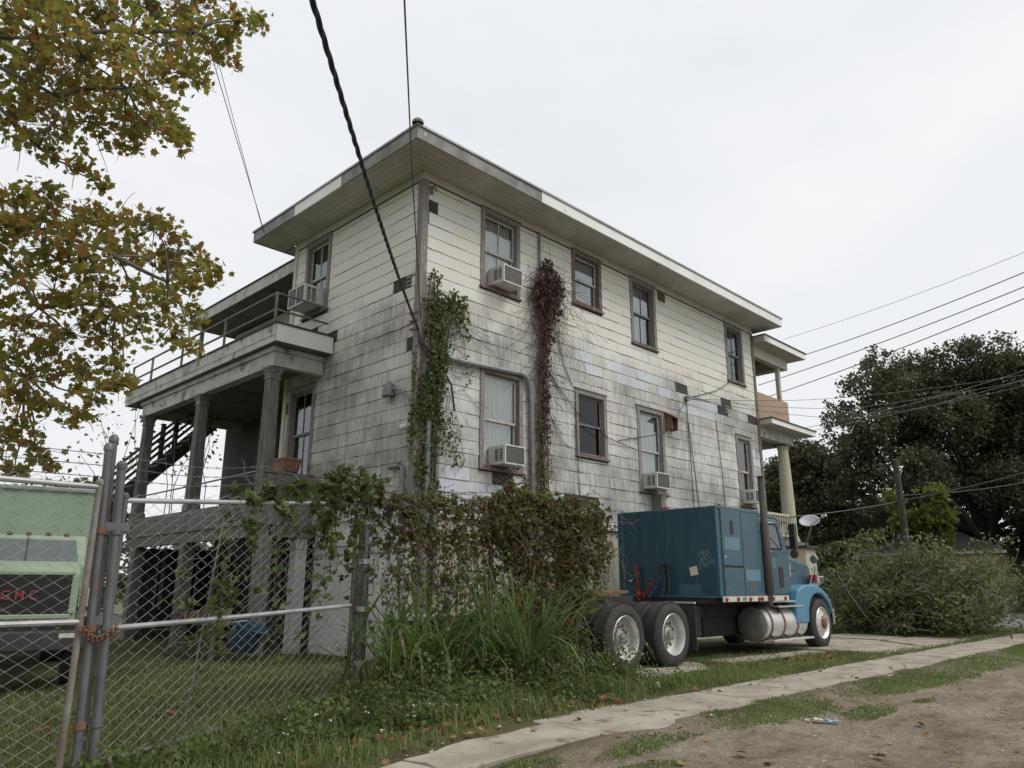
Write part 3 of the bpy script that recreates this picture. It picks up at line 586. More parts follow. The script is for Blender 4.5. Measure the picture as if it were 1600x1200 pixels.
# --- front porch at the far end
part('upper_porch_roof', MT['frieze'], house, (HL+.05,16.75,-.42,9,9.0,9.04)); part('fascia_board', MT['fascia'], house, (HL+.05,16.75,-.45,-.421,9.0,9.20)); part('fascia_board', MT['fascia'], house, (16.751,16.78,-.45,9,9.0,9.20)); part('roof_edge', MT['shingle_roof'], house, (HL+.02,16.83,-.48,9,9.201,9.235))
part('porch_beam', MT['frieze'], house, (HL+.05,16.35,.05,.28,8.62,8.999)); part('porch_beam', MT['frieze'], house, (16.0,16.3,.28,9,8.62,8.998))
part('roof_core', MT['frieze'], house, (HL+.05,16.75,-.42,9,9.0405,9.2)); part('roof_core', MT['frieze'], house, (HL+.05,16.95,-.42,9,6.3205,6.44)); part('ceiling_panel', MT['rust'], house, (HL+.05,15.99,.29,9,8.95,8.999))
part('post', MT['frieze'], house, (15.75,15.88,.12,.25,6.5,8.62)); part('parapet_panel', M('plywood', (.43,.31,.22), (.34,.24,.17), 2, .85, .2, 20, stretch=(1,1,4), spots=(.22,.17,.13), spotscale=4, spotlo=.63), house, (HL+.05,16.1,.06,.09,6.5,7.42), (16.1,16.13,.06,9,6.5,7.42))
part('porch_roof', MT['frieze'], house, (HL+.05,16.95,-.42,9,6.28,6.32)); part('fascia_board', MT['fascia'], house, (HL+.05,16.95,-.45,-.421,6.28,6.44)); part('fascia_board', MT['fascia'], house, (16.951,16.98,-.45,9,6.28,6.44)); part('roof_edge', MT['shingle_roof'], house, (HL+.02,17.03,-.48,9,6.441,6.475))
part('porch_beam', MT['porchpaint'], house, (HL+.05,16.2,.03,.3,5.92,6.279)); part('porch_beam', MT['porchpaint'], house, (15.9,16.2,.3,9,5.92,6.278)); part('porch_floor', MT['porchwood'], house, (HL+.05,16.3,-.1,9,2.55,2.7))
MT['yellowpaint'] = M('yellow_paint', (.56,.535,.40), (.46,.435,.32), 3, .75, .2, 20, stretch=(3,3,.5), spots=(.14,.12,.08), spotscale=5, spotlo=.67)
mm = MB(); prof = []; n = 40; o = 0
for zz, rr in ((2.9,.22), (4.0,.215), (5.0,.19), (5.75,.165)):
    for k in range(n):
        g = 2*math.pi*k/n; r_ = rr*(1-.07*(k % 2)); mm.v.append((15.72+r_*math.cos(g), .2+r_*math.sin(g), zz))
for i in range(3):
    for k in range(n): mm.f.append((i*n+k, i*n+(k+1) % n, (i+1)*n+(k+1) % n, (i+1)*n+k))
fc = mm.build('fluted_column', MT['yellowpaint'], house)
part('capital', MT['redtrim'], fc, (15.48,15.96,-.04,.44,5.85,5.919), bevel=.01); mm = MB(); mm.lathe((15.72,.2,5.75), (0,0,1), [(.165,0), (.2,.02), (.17,.05), (.22,.1)], 20); mm.build('capital', MT['yellowpaint'], fc, smooth=True)
mm = MB(); mm.lathe((15.72,.2,2.7), (0,0,1), [(.28,0), (.28,.1), (.24,.13), (.25,.18), (.22,.2)], 20); mm.build('base', MT['yellowpaint'], fc, smooth=True)
br = part('balustrade', MT['yellowpaint'], house, (HL+.05,15.5,.08,.18,3.50,3.57), (HL+.05,15.5,.08,.18,2.85,2.90))
for i in range(10):
    mm = MB(); mm.lathe((HL+.2+i*.165,.13,2.9), (0,0,1), [(.03,0), (.045,.1), (.03,.25), (.022,.4), (.035,.5), (.03,.6)], 8); mm.build('baluster', MT['yellowpaint'], br, smooth=True)
ped = part('stair_pedestal', MT['yellowpaint'], house, (14.6,15.35,-.72,-.101,-.2,2.45)); part('pedestal_cap', MT['shingle_roof'], ped, (14.5,15.45,-.82,-.101,2.451,2.53)); part('porch_skirt', MT['yellowpaint'], house, (HL+.05,14.6,-.1,0,-.2,2.549)); part('porch_skirt', MT['yellowpaint'], house, (15.36,16.3,-.1,0,-.2,2.549))

# ------------------------------------------------------------------ window air conditioners
def ac(pl, u, z, label, dep=.42, w_=.58, h=.39, flat=0):
    t = thing('air_conditioner', label, 'air conditioner', WP(pl, u+w_/2, 0, z), 'window air conditioners')
    mm = MB(); mm.box(*WB(pl,u,u+w_,-.05,dep,z,z+h)); mm.build('housing', MT['acwhite'], t, bevel=.012)
    part('rear_grille', MT['acgrille'], t, WB(pl,u+.03,u+w_*.49,dep+.001,dep+.008,z+.03,z+h-.03), WB(pl,u+w_*.51 if flat else u+w_*.49,u+w_-.03,dep+.001,dep+.008,z+.03,z+h-.03))
    part('grille_frame', MT['acwhite'], t, WB(pl,u,u+w_,dep+.001,dep+.018,z,z+.028), WB(pl,u,u+w_,dep+.001,dep+.018,z+h-.028,z+h), WB(pl,u,u+.028,dep+.001,dep+.018,z+.028,z+h-.028), WB(pl,u+w_-.028,u+w_,dep+.001,dep+.018,z+.028,z+h-.028), *([WB(pl,u+w_*.485,u+w_*.515,dep+.001,dep+.018,z+.028,z+h-.028)] if flat else []))
    # louvred side vents on both sides
    for s, uu in ((-1,u), (1,u+w_)):
        f = part('side_vent', MT['acgrille'], t, WB(pl,min(uu,uu+s*.006),max(uu,uu+s*.006),dep-.27,dep-.17,z+.07,z+h-.07), WB(pl,min(uu,uu+s*.006),max(uu,uu+s*.006),dep-.13,dep-.05,z+.07,z+h-.07))
        for q in range(5): part('louvre', MT['acwhite'], f, WB(pl,min(uu+s*.006,uu+s*.012),max(uu+s*.006,uu+s*.012),dep-.27,dep-.05,z+.09+q*.05,z+.10+q*.05))
    return t
ac('S', 1.86, 7.52, 'white window air conditioner in the upper window nearest the house corner')
ac('S', 1.92, 3.66, 'white window air conditioner in the lower window beside the brown vine')
ac('S', 7.20, 3.66, 'white window air conditioner in the lower window above the sleeper box')
ac('S', 12.24, 3.68, 'white window air conditioner in the lower window behind the exhaust stack', w_=.5)
ac('B', 3.52, 7.46, 'white window air conditioner in the upper back window above the terrace railing', w_=.72, h=.46, dep=.5, flat=1)
part('bracket', MT['porchwood'], house, (7.55,7.75,-.3,-.03,2.9,3.54))
# planter on the porch window
pt = thing('window_planter', 'terracotta trough planter on a metal stand outside the porch window', 'planter', (-.45,3.9,3.0))
mm = MB(); a = [(-.62,3.62,3.66), (-.28,3.62,3.66), (-.28,4.26,3.66), (-.62,4.26,3.66)]; b = [(-.66,3.56,3.9), (-.24,3.56,3.9), (-.24,4.32,3.9), (-.66,4.32,3.9)]
mm.add(a+b, [(0,3,2,1),(4,5,6,7),(0,1,5,4),(1,2,6,5),(2,3,7,6),(3,0,4,7)]); mm.build('trough', MT['terra'], pt, bevel=.01); part('rim', MT['terra'], pt, (-.68,-.22,3.54,4.34,3.90,3.94))
for x in (-.6,-.3):
    for y in (3.65,4.23): ptube('leg', 'cable', pt, [(x,y,3.0), (x,y,3.66)], .012, 5)

# ------------------------------------------------------------------ teal tractor unit
MT['teal'] = M('teal_paint', (.017,.066,.090), (.010,.047,.068), 2.2, .42, .05, 60, stretch=(2.5,2.5,.5), spots=(.028,.085,.105), spotscale=1.7, spotlo=.66)
MT['teal2'] = M('faded_teal_paint', (.048,.105,.138), (.038,.088,.12), 1.6, .38, .04, 60)
MT['bluefender'] = M('fender_paint', (.075,.22,.34), (.10,.25,.36), 2.5, .35, .03, 60, spots=(.30,.33,.30), spotscale=3, spotlo=.68)
MT['tealedge'] = M('edge_paint', (.035,.14,.19), (.03,.12,.165), 2, .4, .03)
MT['primer'] = M('primer_patch', (.12,.225,.275), (.10,.195,.245), 8, .6, .05)
MT['rubber'] = M('tyre_rubber', (.028,.027,.026), (.045,.043,.04), 6, .85, .25, 40)
MT['alu'] = M('dull_aluminium', (.68,.67,.64), (.54,.53,.50), 5, .38, .1, 60, metal=.5, spots=(.20,.17,.14), spotscale=7, spotlo=.66)
MT['aluend'] = M('tank_end', (.36,.35,.33), (.26,.25,.235), 5, .55, .15, 50, metal=.6, spots=(.14,.12,.10), spotscale=9, spotlo=.62)
MT['chrome'] = M('chrome', (.62,.63,.64), (.5,.5,.5), 6, .15, 0, metal=1)
MT['blacksteel'] = M('frame_steel', (.02,.019,.018), (.04,.034,.03), 6, .8, .2)
MT['stack'] = M('sooty_stack', (.105,.095,.082), (.065,.058,.05), 4, .6, .15, 40, metal=.35, stretch=(3,3,.6), spots=(.20,.17,.14), spotscale=7, spotlo=.64)
MT['redlens'] = M('red_lens', (.42,.035,.02), (.32,.03,.02), 8, .25, 0)
MT['redhose'] = M('red_hose', (.30,.03,.035), (.22,.025,.03), 8, .5, 0); MT['bluehose'] = M('blue_hose', (.03,.08,.19), (.03,.06,.14), 8, .5, 0)
MT['chalk'] = M('chalk_marks', (.26,.36,.36), (.14,.24,.26), 14, .9, 0); MT['sticker'] = M('sticker', (.60,.58,.50), (.52,.50,.43), 9, .7, 0)
MT['greybox'] = M('grey_plastic', (.30,.32,.33), (.25,.27,.28), 5, .5, .03)
NY, FY = -3.45, -1.10; YC = (NY+FY)/2
trk = thing('tractor_truck', 'teal semi tractor truck with square sleeper box parked beside the house', 'truck', (5, YC, 0))
def lug(mm, c, ax, r, n, rr, h):
    a = Vector(ax).orthogonal().normalized(); b = Vector(ax).cross(a)
    for k in range(n):
        g = 2*math.pi*k/n; p_ = Vector(c)+(a*math.cos(g)+b*math.sin(g))*r; mm.tube([p_, p_+Vector(ax)*h], rr, 6)
def tyre(parent, x, y0, sgn, wd=.28, rr=.53, name='tyre'):
    """y0: outer face, sgn: outward direction in y"""
    hw = wd
    pr_ = [(.33,0), (.345,.012), (.38,.022), (.43,.02), (.485,.0), (.515,-.02), (.528,-.045), (.53,-.06)]
    grooves = [(-.085,), (-.14,), (-.195,)]
    for g in grooves: pr_ += [(.53,g[0]+.008), (.515,g[0]+.006), (.515,g[0]-.006), (.53,g[0]-.008)]
    pr_ += [(.53,-hw+.06), (.515,-hw+.02), (.485,-hw), (.43,-hw-.02), (.38,-hw-.022), (.33,-hw)]
    mm = MB(); mm.lathe((x,y0-sgn*.022,.53), (0,sgn,0), pr_, 48)
    t = mm.build(name, MT['rubber'], parent, smooth=True, sharp=50)
    mm = MB()                              # tread blocks on the shoulders
    for k in range(60):
        g = 2*math.pi*k/60; ca, sa = math.cos(g), math.sin(g)
        for q in (-.035, -hw+.035):
            c = Vector((x+ca*.527, y0-sgn*.022+sgn*q, .53+sa*.527)); tdir = Vector((-sa,0,ca))
            mm.bar(c-tdir*.016, c+tdir*.016, .04, .014, (ca,0,sa))
    tag(mm.build('tread', MT['rubber'], parent), kind='stuff'); return t
def rear_wheel(x, sgn, y0):
    mm = MB(); mm.lathe((x,y0,.53), (0,sgn,0), [(.335,-.022), (.345,-.012), (.335,.0), (.32,-.03), (.305,-.10), (.295,-.16), (.255,-.175), (.16,-.172), (.13,-.165)], 40)
    wl_ = mm.build('wheel', MT['alu'], trk, smooth=True, sharp=50)
    mm = MB(); mm.lathe((x,y0,.53), (0,sgn,0), [(.132,-.166), (.125,-.12), (.10,-.10), (.07,-.095), (.065,-.055), (.03,-.05), (0,-.05)], 24); mm.build('hub', MT['aluend'], wl_, smooth=True)
    mm = MB(); lug(mm, (x,y0-sgn*.172,.53), (0,sgn,0), .167, 10, .016, .035); tag(mm.build('lug_nuts', MT['rust'], wl_), kind='stuff')
    mm = MB()
    for k in range(10):
        g = 2*math.pi*(k+.5)/10; c = Vector((x+.215*math.cos(g), y0-sgn*.171, .53+.215*math.sin(g))); mm.lathe(c, (0,sgn,0), [(.026,0), (.026,.003), (0,.003)], 10)
    tag(mm.build('hand_holes', MT['blacksteel'], wl_), kind='stuff')
    tyre(wl_, x, y0, sgn)
    mm = MB(); tyre(wl_, x, y0-sgn*.34, sgn)
for x in (1.63, 2.98):
    rear_wheel(x, -1, NY); rear_wheel(x, 1, FY)
    part('axle', MT['blacksteel'], trk, (x-.08,x+.08,NY+.6,FY-.6,.45,.62))
def front_wheel(x, sgn, y0):
    mm = MB(); mm.lathe((x,y0,.53), (0,sgn,0), [(.335,-.022), (.345,-.012), (.335,.0), (.315,-.02), (.295,-.05), (.24,-.03), (.17,.0), (.12,.01), (.0,.01)], 40)
    wl_ = mm.build('wheel', MT['alu'], trk, smooth=True, sharp=50)
    mm = MB(); mm.lathe((x,y0,.53), (0,sgn,0), [(.12,.01), (.105,.05), (.06,.07), (.0,.075)], 20); mm.build('hub', MT['rust'], wl_, smooth=True)
    mm = MB(); lug(mm, (x,y0,.53), (0,sgn,0), .15, 10, .016, .03); tag(mm.build('lug_nuts', MT['chrome'], wl_), kind='stuff')
    mm = MB()
    for k in range(10):
        g = 2*math.pi*(k+.5)/10; c = Vector((x+.215*math.cos(g), y0-sgn*.026, .53+.215*math.sin(g))); mm.lathe(c, (0,sgn,0), [(.024,0), (.024,.003), (0,.003)], 10)
    tag(mm.build('hand_holes', MT['blacksteel'], wl_), kind='stuff'); tyre(wl_, x, y0, sgn)
front_wheel(8.99, -1, NY); front_wheel(8.99, 1, FY)
for s in (-.43, .43): part('frame_rail', MT['blacksteel'], trk, (.75,9.4,YC+s-.05,YC+s+.05,.74,1.0))
part('cross_member', MT['blacksteel'], trk, (.75,.85,YC-.38,YC+.38,.76,.98), (3.6,3.75,YC-.38,YC+.38,.76,.98)); part('axle', MT['blacksteel'], trk, (8.9,9.08,NY+.3,FY-.3,.42,.56))
part('gearbox', MT['blacksteel'], trk, (5.2,7.0,YC-.3,YC+.3,.35,.95), (7.0,8.6,YC-.36,YC+.36,.4,1.1)); part('battery_box', MT['blacksteel'], trk, (3.9,4.6,NY+.45,NY+.95,.42,.95)); part('battery_box', MT['blacksteel'], trk, (4.0,4.9,FY-.75,FY-.25,.42,.95))
mm = MB(); mm.tube([(3.1,YC,.62), (5.3,YC,.68)], .07, 10); mm.build('drive_shaft', MT['blacksteel'], trk, smooth=True)  # shaft, tanks and boxes here added to block light below the truck
for x in (3.95, 5.2):
    mm = MB(); mm.lathe((x,FY-.42,.72), (1,0,0), [(0,0), (.14,.02), (.15,.06), (.15,.85), (.14,.9), (0,.92)], 16); mm.build('air_tank', MT['blacksteel'], trk, smooth=True)
mm = MB(); mm.lathe((6.44,-1.48,.575), (1,0,0), [(0,0), (.33,.0), (.345,.015), (.345,1.82), (.33,1.84), (0,1.84)], 24); mm.build('fuel_tank', MT['aluend'], trk, smooth=True)
part('shade_box', MT['blacksteel'], trk, (5.2,6.6,NY+.78,NY+1.2,.35,1.0)); part('cab_floor', MT['blacksteel'], trk, (4.62,9.3,NY+.15,FY-.15,1.0,1.108))  # black box added to darken the gap beneath the sleeper
# fifth wheel
mm = MB(); mm.prism([(1.5,YC-.48,1.14), (2.1,YC-.5,1.18), (2.75,YC-.42,1.2), (2.85,YC,1.2), (2.75,YC+.42,1.2), (2.1,YC+.5,1.18), (1.5,YC+.48,1.14), (1.5,YC+.1,1.14), (2.05,YC,1.18), (1.5,YC-.1,1.14)], (0,0,.05)); mm.build('fifth_wheel', MT['rust'], trk)
part('saddle', MT['blacksteel'], trk, (1.9,2.7,YC-.55,YC-.36,.98,1.15)); part('saddle', MT['blacksteel'], trk, (1.9,2.7,YC+.36,YC+.55,.98,1.15))
part('mud_flap', MT['rubber'], trk, (3.70,3.72,NY+.02,NY+.64,.22,1.02)); part('mud_flap', MT['rubber'], trk, (3.70,3.72,FY-.64,FY-.02,.22,1.02)); part('flap_hanger', MT['alu'], trk, (3.68,3.74,NY+.02,NY+.64,1.021,1.05))
part('light_bar', MT['blacksteel'], trk, (.62,.74,YC-1.0,YC+1.0,.72,.86)); part('tail_light', MT['redlens'], trk, (.60,.619,YC-.95,YC-.75,.75,.83)); part('tail_light', MT['redlens'], trk, (.60,.619,YC+.75,YC+.95,.75,.83))
# sleeper box
SX0, SX1, SZ0, SZ1 = 4.61, 6.33, 1.11, 2.82
slp = part('sleeper_box', MT['teal'], trk, (SX0,SX1,NY,FY,SZ0,SZ1), bevel=.035, seg=3)
part('edge_moulding', MT['tealedge'], slp, (SX0-.008,SX0+.04,NY-.008,NY+.03,SZ0,SZ1-.03), bevel=.006); part('edge_moulding', MT['tealedge'], slp, (SX0-.006,SX0+.02,FY-.16,FY-.13,SZ0,SZ1-.02))
part('roof_lip', MT['teal2'], slp, (SX0-.006,SX1,NY-.006,NY+.03,SZ1-.03,SZ1+.006)); part('rear_sill', MT['tealedge'], slp, (SX0-.012,SX0-.001,NY+.05,FY-.02,SZ0-.0,SZ0+.035)); part('access_panel', MT['teal2'], slp, (SX0-.006,SX0-.001,-3.05,-2.55,SZ0+.04,SZ0+.24))
for z0, z1 in ((1.70,2.78), (1.14,1.66)):
    d_ = part('side_door', MT['teal2'], slp, (4.76,5.52,NY-.016,NY-.001,z0,z1), bevel=.012)
    part('door_seal', MT['blacksteel'], slp, (4.74,4.758,NY-.006,NY-.001,z0-.02,z1+.015), (5.522,5.54,NY-.006,NY-.001,z0-.02,z1+.015), (4.758,5.522,NY-.006,NY-.001,z0-.02,z0-.001), (4.758,5.522,NY-.006,NY-.001,z1+.001,z1+.015))
    part('latch', MT['chrome'], slp, (4.80,4.84,NY-.03,NY-.017,z0+.14,z0+.19)); part('latch', MT['rust'], slp, (4.81,4.83,NY-.025,NY-.017,z0+.21,z0+.27))
part('vent_slot', MT['blacksteel'], slp, (5.10,5.20,NY-.026,NY-.0165,2.30,2.56), bevel=.02); part('side_panel', MT['teal2'], slp, (5.56,SX1-.03,NY-.006,NY-.001,1.14,2.79))
part('paint_patch', MT['primer'], slp, (4.84,5.42,NY-.0185,NY-.0162,2.0,2.24), bevel=.001); part('paint_patch', MT['primer'], slp, (5.60,6.20,NY-.0085,NY-.0062,1.42,1.64)); part('decal', MT['rust'], slp, (5.72,5.98,NY-.0085,NY-.0062,1.33,1.36))
mm = MB(); c = Vector((SX0-.004,-2.90,1.605)); a = Vector((0,-.085,.018)); b = Vector((0,-.016,-.08)); mm.add([c-a-b, c+a-b, c+a+b, c-a+b], [(0,1,2,3)]); mm.build('sticker', MT['sticker'], slp)
part('marker_lamp', MT['redlens'], slp, (SX0+.1,SX0+.2,YC-.02,YC+.1,SZ1+.001,SZ1+.05)); part('roof_bracket', MT['rust'], slp, (5.3,5.34,NY+.3,NY+.34,SZ1,SZ1+.09), (5.3,5.34,NY+.5,NY+.54,SZ1,SZ1+.09))
mm = MB()
for q in range(24):
    y = NY+.1+q*.0965
    for z in (SZ0+.06, SZ1-.07): mm.lathe((SX0-.001,y,z), (-1,0,0), [(.009,0), (.007,.004), (0,.005)], 6)
for q in range(17):
    for y in (NY+.06, FY-.19): mm.lathe((SX0-.001,y,SZ0+.1+q*.095), (-1,0,0), [(.009,0), (.007,.004), (0,.005)], 6)
tag(mm.build('rivets', MT['tealedge'], slp), kind='stuff')
part('panel_seam', MT['blacksteel'], slp, (SX0-.0035,SX0-.001,-2.285,-2.277,SZ0+.04,SZ1-.04)); part('rain_gutter', MT['tealedge'], slp, (SX0+.03,SX1-.02,NY-.02,NY-.006,SZ1-.045,SZ1-.03))
# chalk writing on the back of the sleeper (strokes): PRO / 8 H23 / 59098
GL = {'P':[[(0,0),(.05,1),(.5,1),(.6,.75),(.45,.5),(.05,.45)]], 'R':[[(0,0),(.08,1),(.5,.95),(.5,.6),(.1,.5),(.6,0)]], 'O':[[(.3,0),(.05,.3),(.1,.8),(.35,1),(.6,.75),(.6,.3),(.3,0)]], '0':[[(.3,0),(.05,.3),(.1,.8),(.35,1),(.6,.75),(.6,.3),(.3,0)]],
      '8':[[(.3,.5),(.05,.75),(.3,1),(.55,.75),(.05,.25),(.3,0),(.55,.25),(.3,.5)]], 'H':[[(.05,0),(.1,1)],[(.5,0),(.5,1)],[(.05,.5),(.5,.55)]], '2':[[(.05,.8),(.3,1),(.5,.75),(.05,0),(.6,.05)]], '3':[[(.05,.95),(.5,.95),(.25,.55),(.55,.3),(.3,0),(.0,.1)]],
      '5':[[(.6,1),(.1,.95),(.1,.55),(.5,.5),(.5,.15),(.05,0)]], '9':[[(.5,.6),(.2,.5),(.1,.8),(.3,1),(.5,.85),(.5,.6),(.45,0)]]}
mm = MB()
def scrawl(txt, y, z, h, slope):
    cy = y
    for ch in txt:
        if ch == ' ': cy -= h*.5; continue
        for st in GL[ch]:
            mm.tube([(SX0-.003, cy-px*h*.8, z+pz*h+slope*(y-cy)) for px, pz in st], .0055, 4)
        cy -= h*.66
scrawl('PRO', -3.02, 1.86, .115, .22); scrawl('8H23', -3.05, 1.755, .10, .34); scrawl('59098', -3.02, 1.63, .11, .30); mm.build('chalk_writing', MT['chalk'], slp)
mm = MB()
for q in range(7): yy = -2.33+.05*math.sin(q*1.3); mm.tube([(SX0-.002, yy, 1.75+q*.13), (SX0-.002, yy+.03*math.sin(q*2), 1.85+q*.13)], .003, 3)
mm.build('scratches', MT['chalk'], slp)
def coil(name, mat, pts, r, turns, rad):
    m_ = MB(); pp = []; n = turns*10; pts = [Vector(p_) for p_ in pts]
    for i in range(n+1):
        f = i/n; k = min(int(f*(len(pts)-1)), len(pts)-2); ff_ = f*(len(pts)-1)-k; c = pts[k].lerp(pts[k+1], ff_); t_ = (pts[k+1]-pts[k]).normalized(); a_ = t_.orthogonal().normalized(); b_ = t_.cross(a_); g = f*turns*2*math.pi
        pp.append(c+(a_*math.cos(g)+b_*math.sin(g))*rad)
    m_.tube(pp, r, 5); m_.build(name, MT[mat], slp, smooth=True)
coil('air_hose', 'redhose', [(4.53,-1.62,1.42), (4.45,-1.70,1.2), (4.3,-1.82,1.10)], .012, 9, .045); coil('air_hose', 'redhose', [(4.52,-2.02,1.45), (4.45,-1.95,1.25), (4.3,-1.9,1.1)], .012, 9, .045); coil('air_hose', 'bluehose', [(4.5,-2.18,1.48), (4.4,-2.15,1.28), (4.25,-2.05,1.1)], .012, 9, .05)
for y in (-1.58, -1.62, -2.2, -2.25, -2.36): ptube('air_line', 'cable', slp, [(4.60,y,1.72), (4.52,y-.02,1.65), (4.5,y-.05,1.35), (4.4,y-.06,1.1)], .014, 5)
part('gladhand', MT['rust'], slp, (4.5,4.6,-1.66,-1.58,1.5,1.62), bevel=.01); part('gladhand', MT['chrome'], slp, (4.52,4.6,-1.52,-1.42,1.40,1.45), bevel=.01); part('gladhand', MT['redlens'], slp, (4.52,4.6,-1.64,-1.58,1.63,1.72), bevel=.01); part('coil_holder', MT['blacksteel'], slp, (4.5,4.6,-2.28,-2.18,1.55,1.75), bevel=.01)
# skirt strip with marker lights
sk = part('skirt_strip', MT['sticker'], trk, (4.64,7.34,NY-.03,NY-.005,1.035,1.135)); 
for x in (4.74, 5.18, 5.66, 6.02, 6.14, 6.62, 7.16): mm = MB(); mm.lathe((x,NY-.031,1.085), (0,-1,0), [(.045,0), (.045,.015), (.03,.03), (0,.032)], 12); mm.build('marker_light', MT['redlens'], sk, smooth=True)
part('reflector', MT['primer'], sk, (5.36,5.52,NY-.033,NY-.0302,1.05,1.12)); part('step_plate', MT['alu'], trk, (6.4,7.7,NY+.0,NY+.35,1.0,1.03))
# fuel tank
TX0, TX1, TZ, TY, TRd = 6.44, 8.28, .575, -3.07, .345
mm = MB(); mm.lathe((TX0,TY,TZ), (1,0,0), [(TRd-.012,.0), (TRd,.015), (TRd,TX1-TX0-.015), (TRd-.012,TX1-TX0)], 40); ft = mm.build('fuel_tank', MT['alu'], trk, smooth=True)
mm = MB(); mm.lathe((TX0,TY,TZ), (-1,0,0), [(TRd-.012,-.001), (TRd-.03,.012), (.2,.03), (0,.036)], 36); mm.build('tank_end', MT['aluend'], ft, smooth=True); mm = MB(); mm.lathe((TX1,TY,TZ), (1,0,0), [(TRd-.012,-.001), (TRd-.03,.012), (.2,.03), (0,.036)], 36); mm.build('tank_end', MT['aluend'], ft, smooth=True)
for x in (6.60, 7.16, 7.78): mm = MB(); mm.lathe((x,TY,TZ), (1,0,0), [(TRd+.001,0), (TRd+.014,0), (TRd+.014,.055), (TRd+.001,.055)], 40); mm.build('tank_strap', MT['rust'], ft, smooth=True)
mm = MB(); mm.lathe((7.4,TY-.12,TZ+TRd-.03), (0,-.3,1), [(.055,0), (.055,.06), (.03,.07), (0,.07)], 14); mm.build('filler_cap', MT['alu'], ft, smooth=True)
part('step', MT['alu'], ft, (6.9,8.05,NY-.0,NY+.16,.90,.93)); mm = MB()
for x in (7.0, 7.9): mm.prism([(x,NY+.02,.90), (x,NY+.16,.90), (x,NY+.07,.78)], (.05,0,0))
mm.build('step_bracket', MT['blacksteel'], ft); part('step', MT['alu'], ft, (6.5,8.35,NY-.05,NY+.12,.235,.275), bevel=.008); mm = MB()
for x in (6.7, 7.3, 7.9): mm.bar((x,NY+.03,.27), (x,NY+.2,.42), .04, .03)
mm.build('step_bracket', MT['blacksteel'], ft)
# exhaust stack
mm = MB(); mm.lathe((6.47,NY-.04,1.18), (0,0,1), [(.0,0), (.07,.0), (.088,.03), (.088,1.40), (.062,1.46), (.062,2.34), (.07,2.345), (.07,2.37), (.05,2.37), (.045,2.2)], 20); stk_ = mm.build('exhaust_stack', MT['stack'], trk, smooth=True)
mm = MB(); mm.bar((6.36,NY-.04,3.545), (6.58,NY-.04,3.57), .17, .012); mm.build('rain_cap', MT['blacksteel'], stk_); mm = MB(); mm.tube([(6.47,NY-.04,1.2), (6.47,NY-.03,1.0), (6.5,NY+.3,.9)], .07, 10); mm.build('exhaust_elbow', MT['stack'], stk_, smooth=True)
part('stack_bracket', MT['chrome'], stk_, (6.50,6.66,NY-.03,NY+.1,2.40,2.43))
# cab
CY0, CY1 = -3.28, -1.27
def yprism(name, mat, parent, pts, y0, y1, bevel=.03, **kw): mm = MB(); mm.prism([(x,y0,z) for x, z in pts], (0,y1-y0,0)); return mm.build(name, mat, parent, bevel=bevel, seg=3, **kw)
cab = yprism('cab', MT['teal2'], trk, [(6.62,1.10), (7.95,1.10), (7.95,2.02), (7.60,2.68), (7.48,2.74), (6.62,2.76)], CY0, CY1, .05)
mm = MB(); a, b = CY0+.02, CY1-.02
yprism('cab_roof', MT['teal2'], cab, [(6.60,2.762), (7.5,2.742), (7.66,2.70), (7.6,2.78), (7.3,2.84), (6.60,2.85)], CY0+.03, CY1-.03, .02)
# windscreen, door window, door lines
mm = MB(); mm.add([(7.955+.004,CY0+.12,2.05), (7.955+.004,CY1-.12,2.05), (7.615+.004,CY1-.16,2.66), (7.615+.004,CY0+.16,2.66)], [(0,1,2,3)]); mm.build('windscreen', MT['autoglass'], cab)
mm = MB(); mm.prism([(6.78,CY0-.004,2.10), (7.62,CY0-.004,2.10), (7.42,CY0-.004,2.60), (6.78,CY0-.004,2.62)], (0,-.004,0)); mm.build('door_window', MT['autoglass'], cab)
mm = MB(); q = [(6.78,2.10), (7.62,2.10), (7.42,2.60), (6.78,2.62)]
for i in range(4): a_ = q[i]; b_ = q[(i+1) % 4]; mm.bar((a_[0],CY0-.008,a_[1]), (b_[0],CY0-.008,b_[1]), .03, .022, (0,1,0))
mm.bar((6.98,CY0-.006,2.1), (6.98,CY0-.006,2.62), .022, .02, (0,1,0)); mm.build('window_frame', MT['blacksteel'], cab)
part('door', MT['teal2'], cab, (6.70,7.70,CY0-.012,CY0-.001,1.16,2.08), bevel=.008); part('door_handle', MT['chrome'], cab, (6.85,7.05,CY0-.04,CY0-.013,2.02,2.05)); part('paint_patch', MT['primer'], cab, (7.06,7.24,CY0-.0145,CY0-.0122,1.70,1.92)); part('kick_window', MT['blacksteel'], cab, (7.36,7.56,CY0-.02,CY0-.0125,1.30,1.72), bevel=.06, seg=4)
part('visor_trim', MT['chrome'], cab, (7.0,7.45,CY0-.02,CY0-.005,2.64,2.66)); mm = MB(); mm.lathe((6.95,CY0+.35,2.86), (1,0,0), [(0,-.18), (.05,-.16), (.055,0), (.09,.22), (.085,.225), (0,.1)], 14); mm.build('air_horn', MT['chrome'], cab, smooth=True)
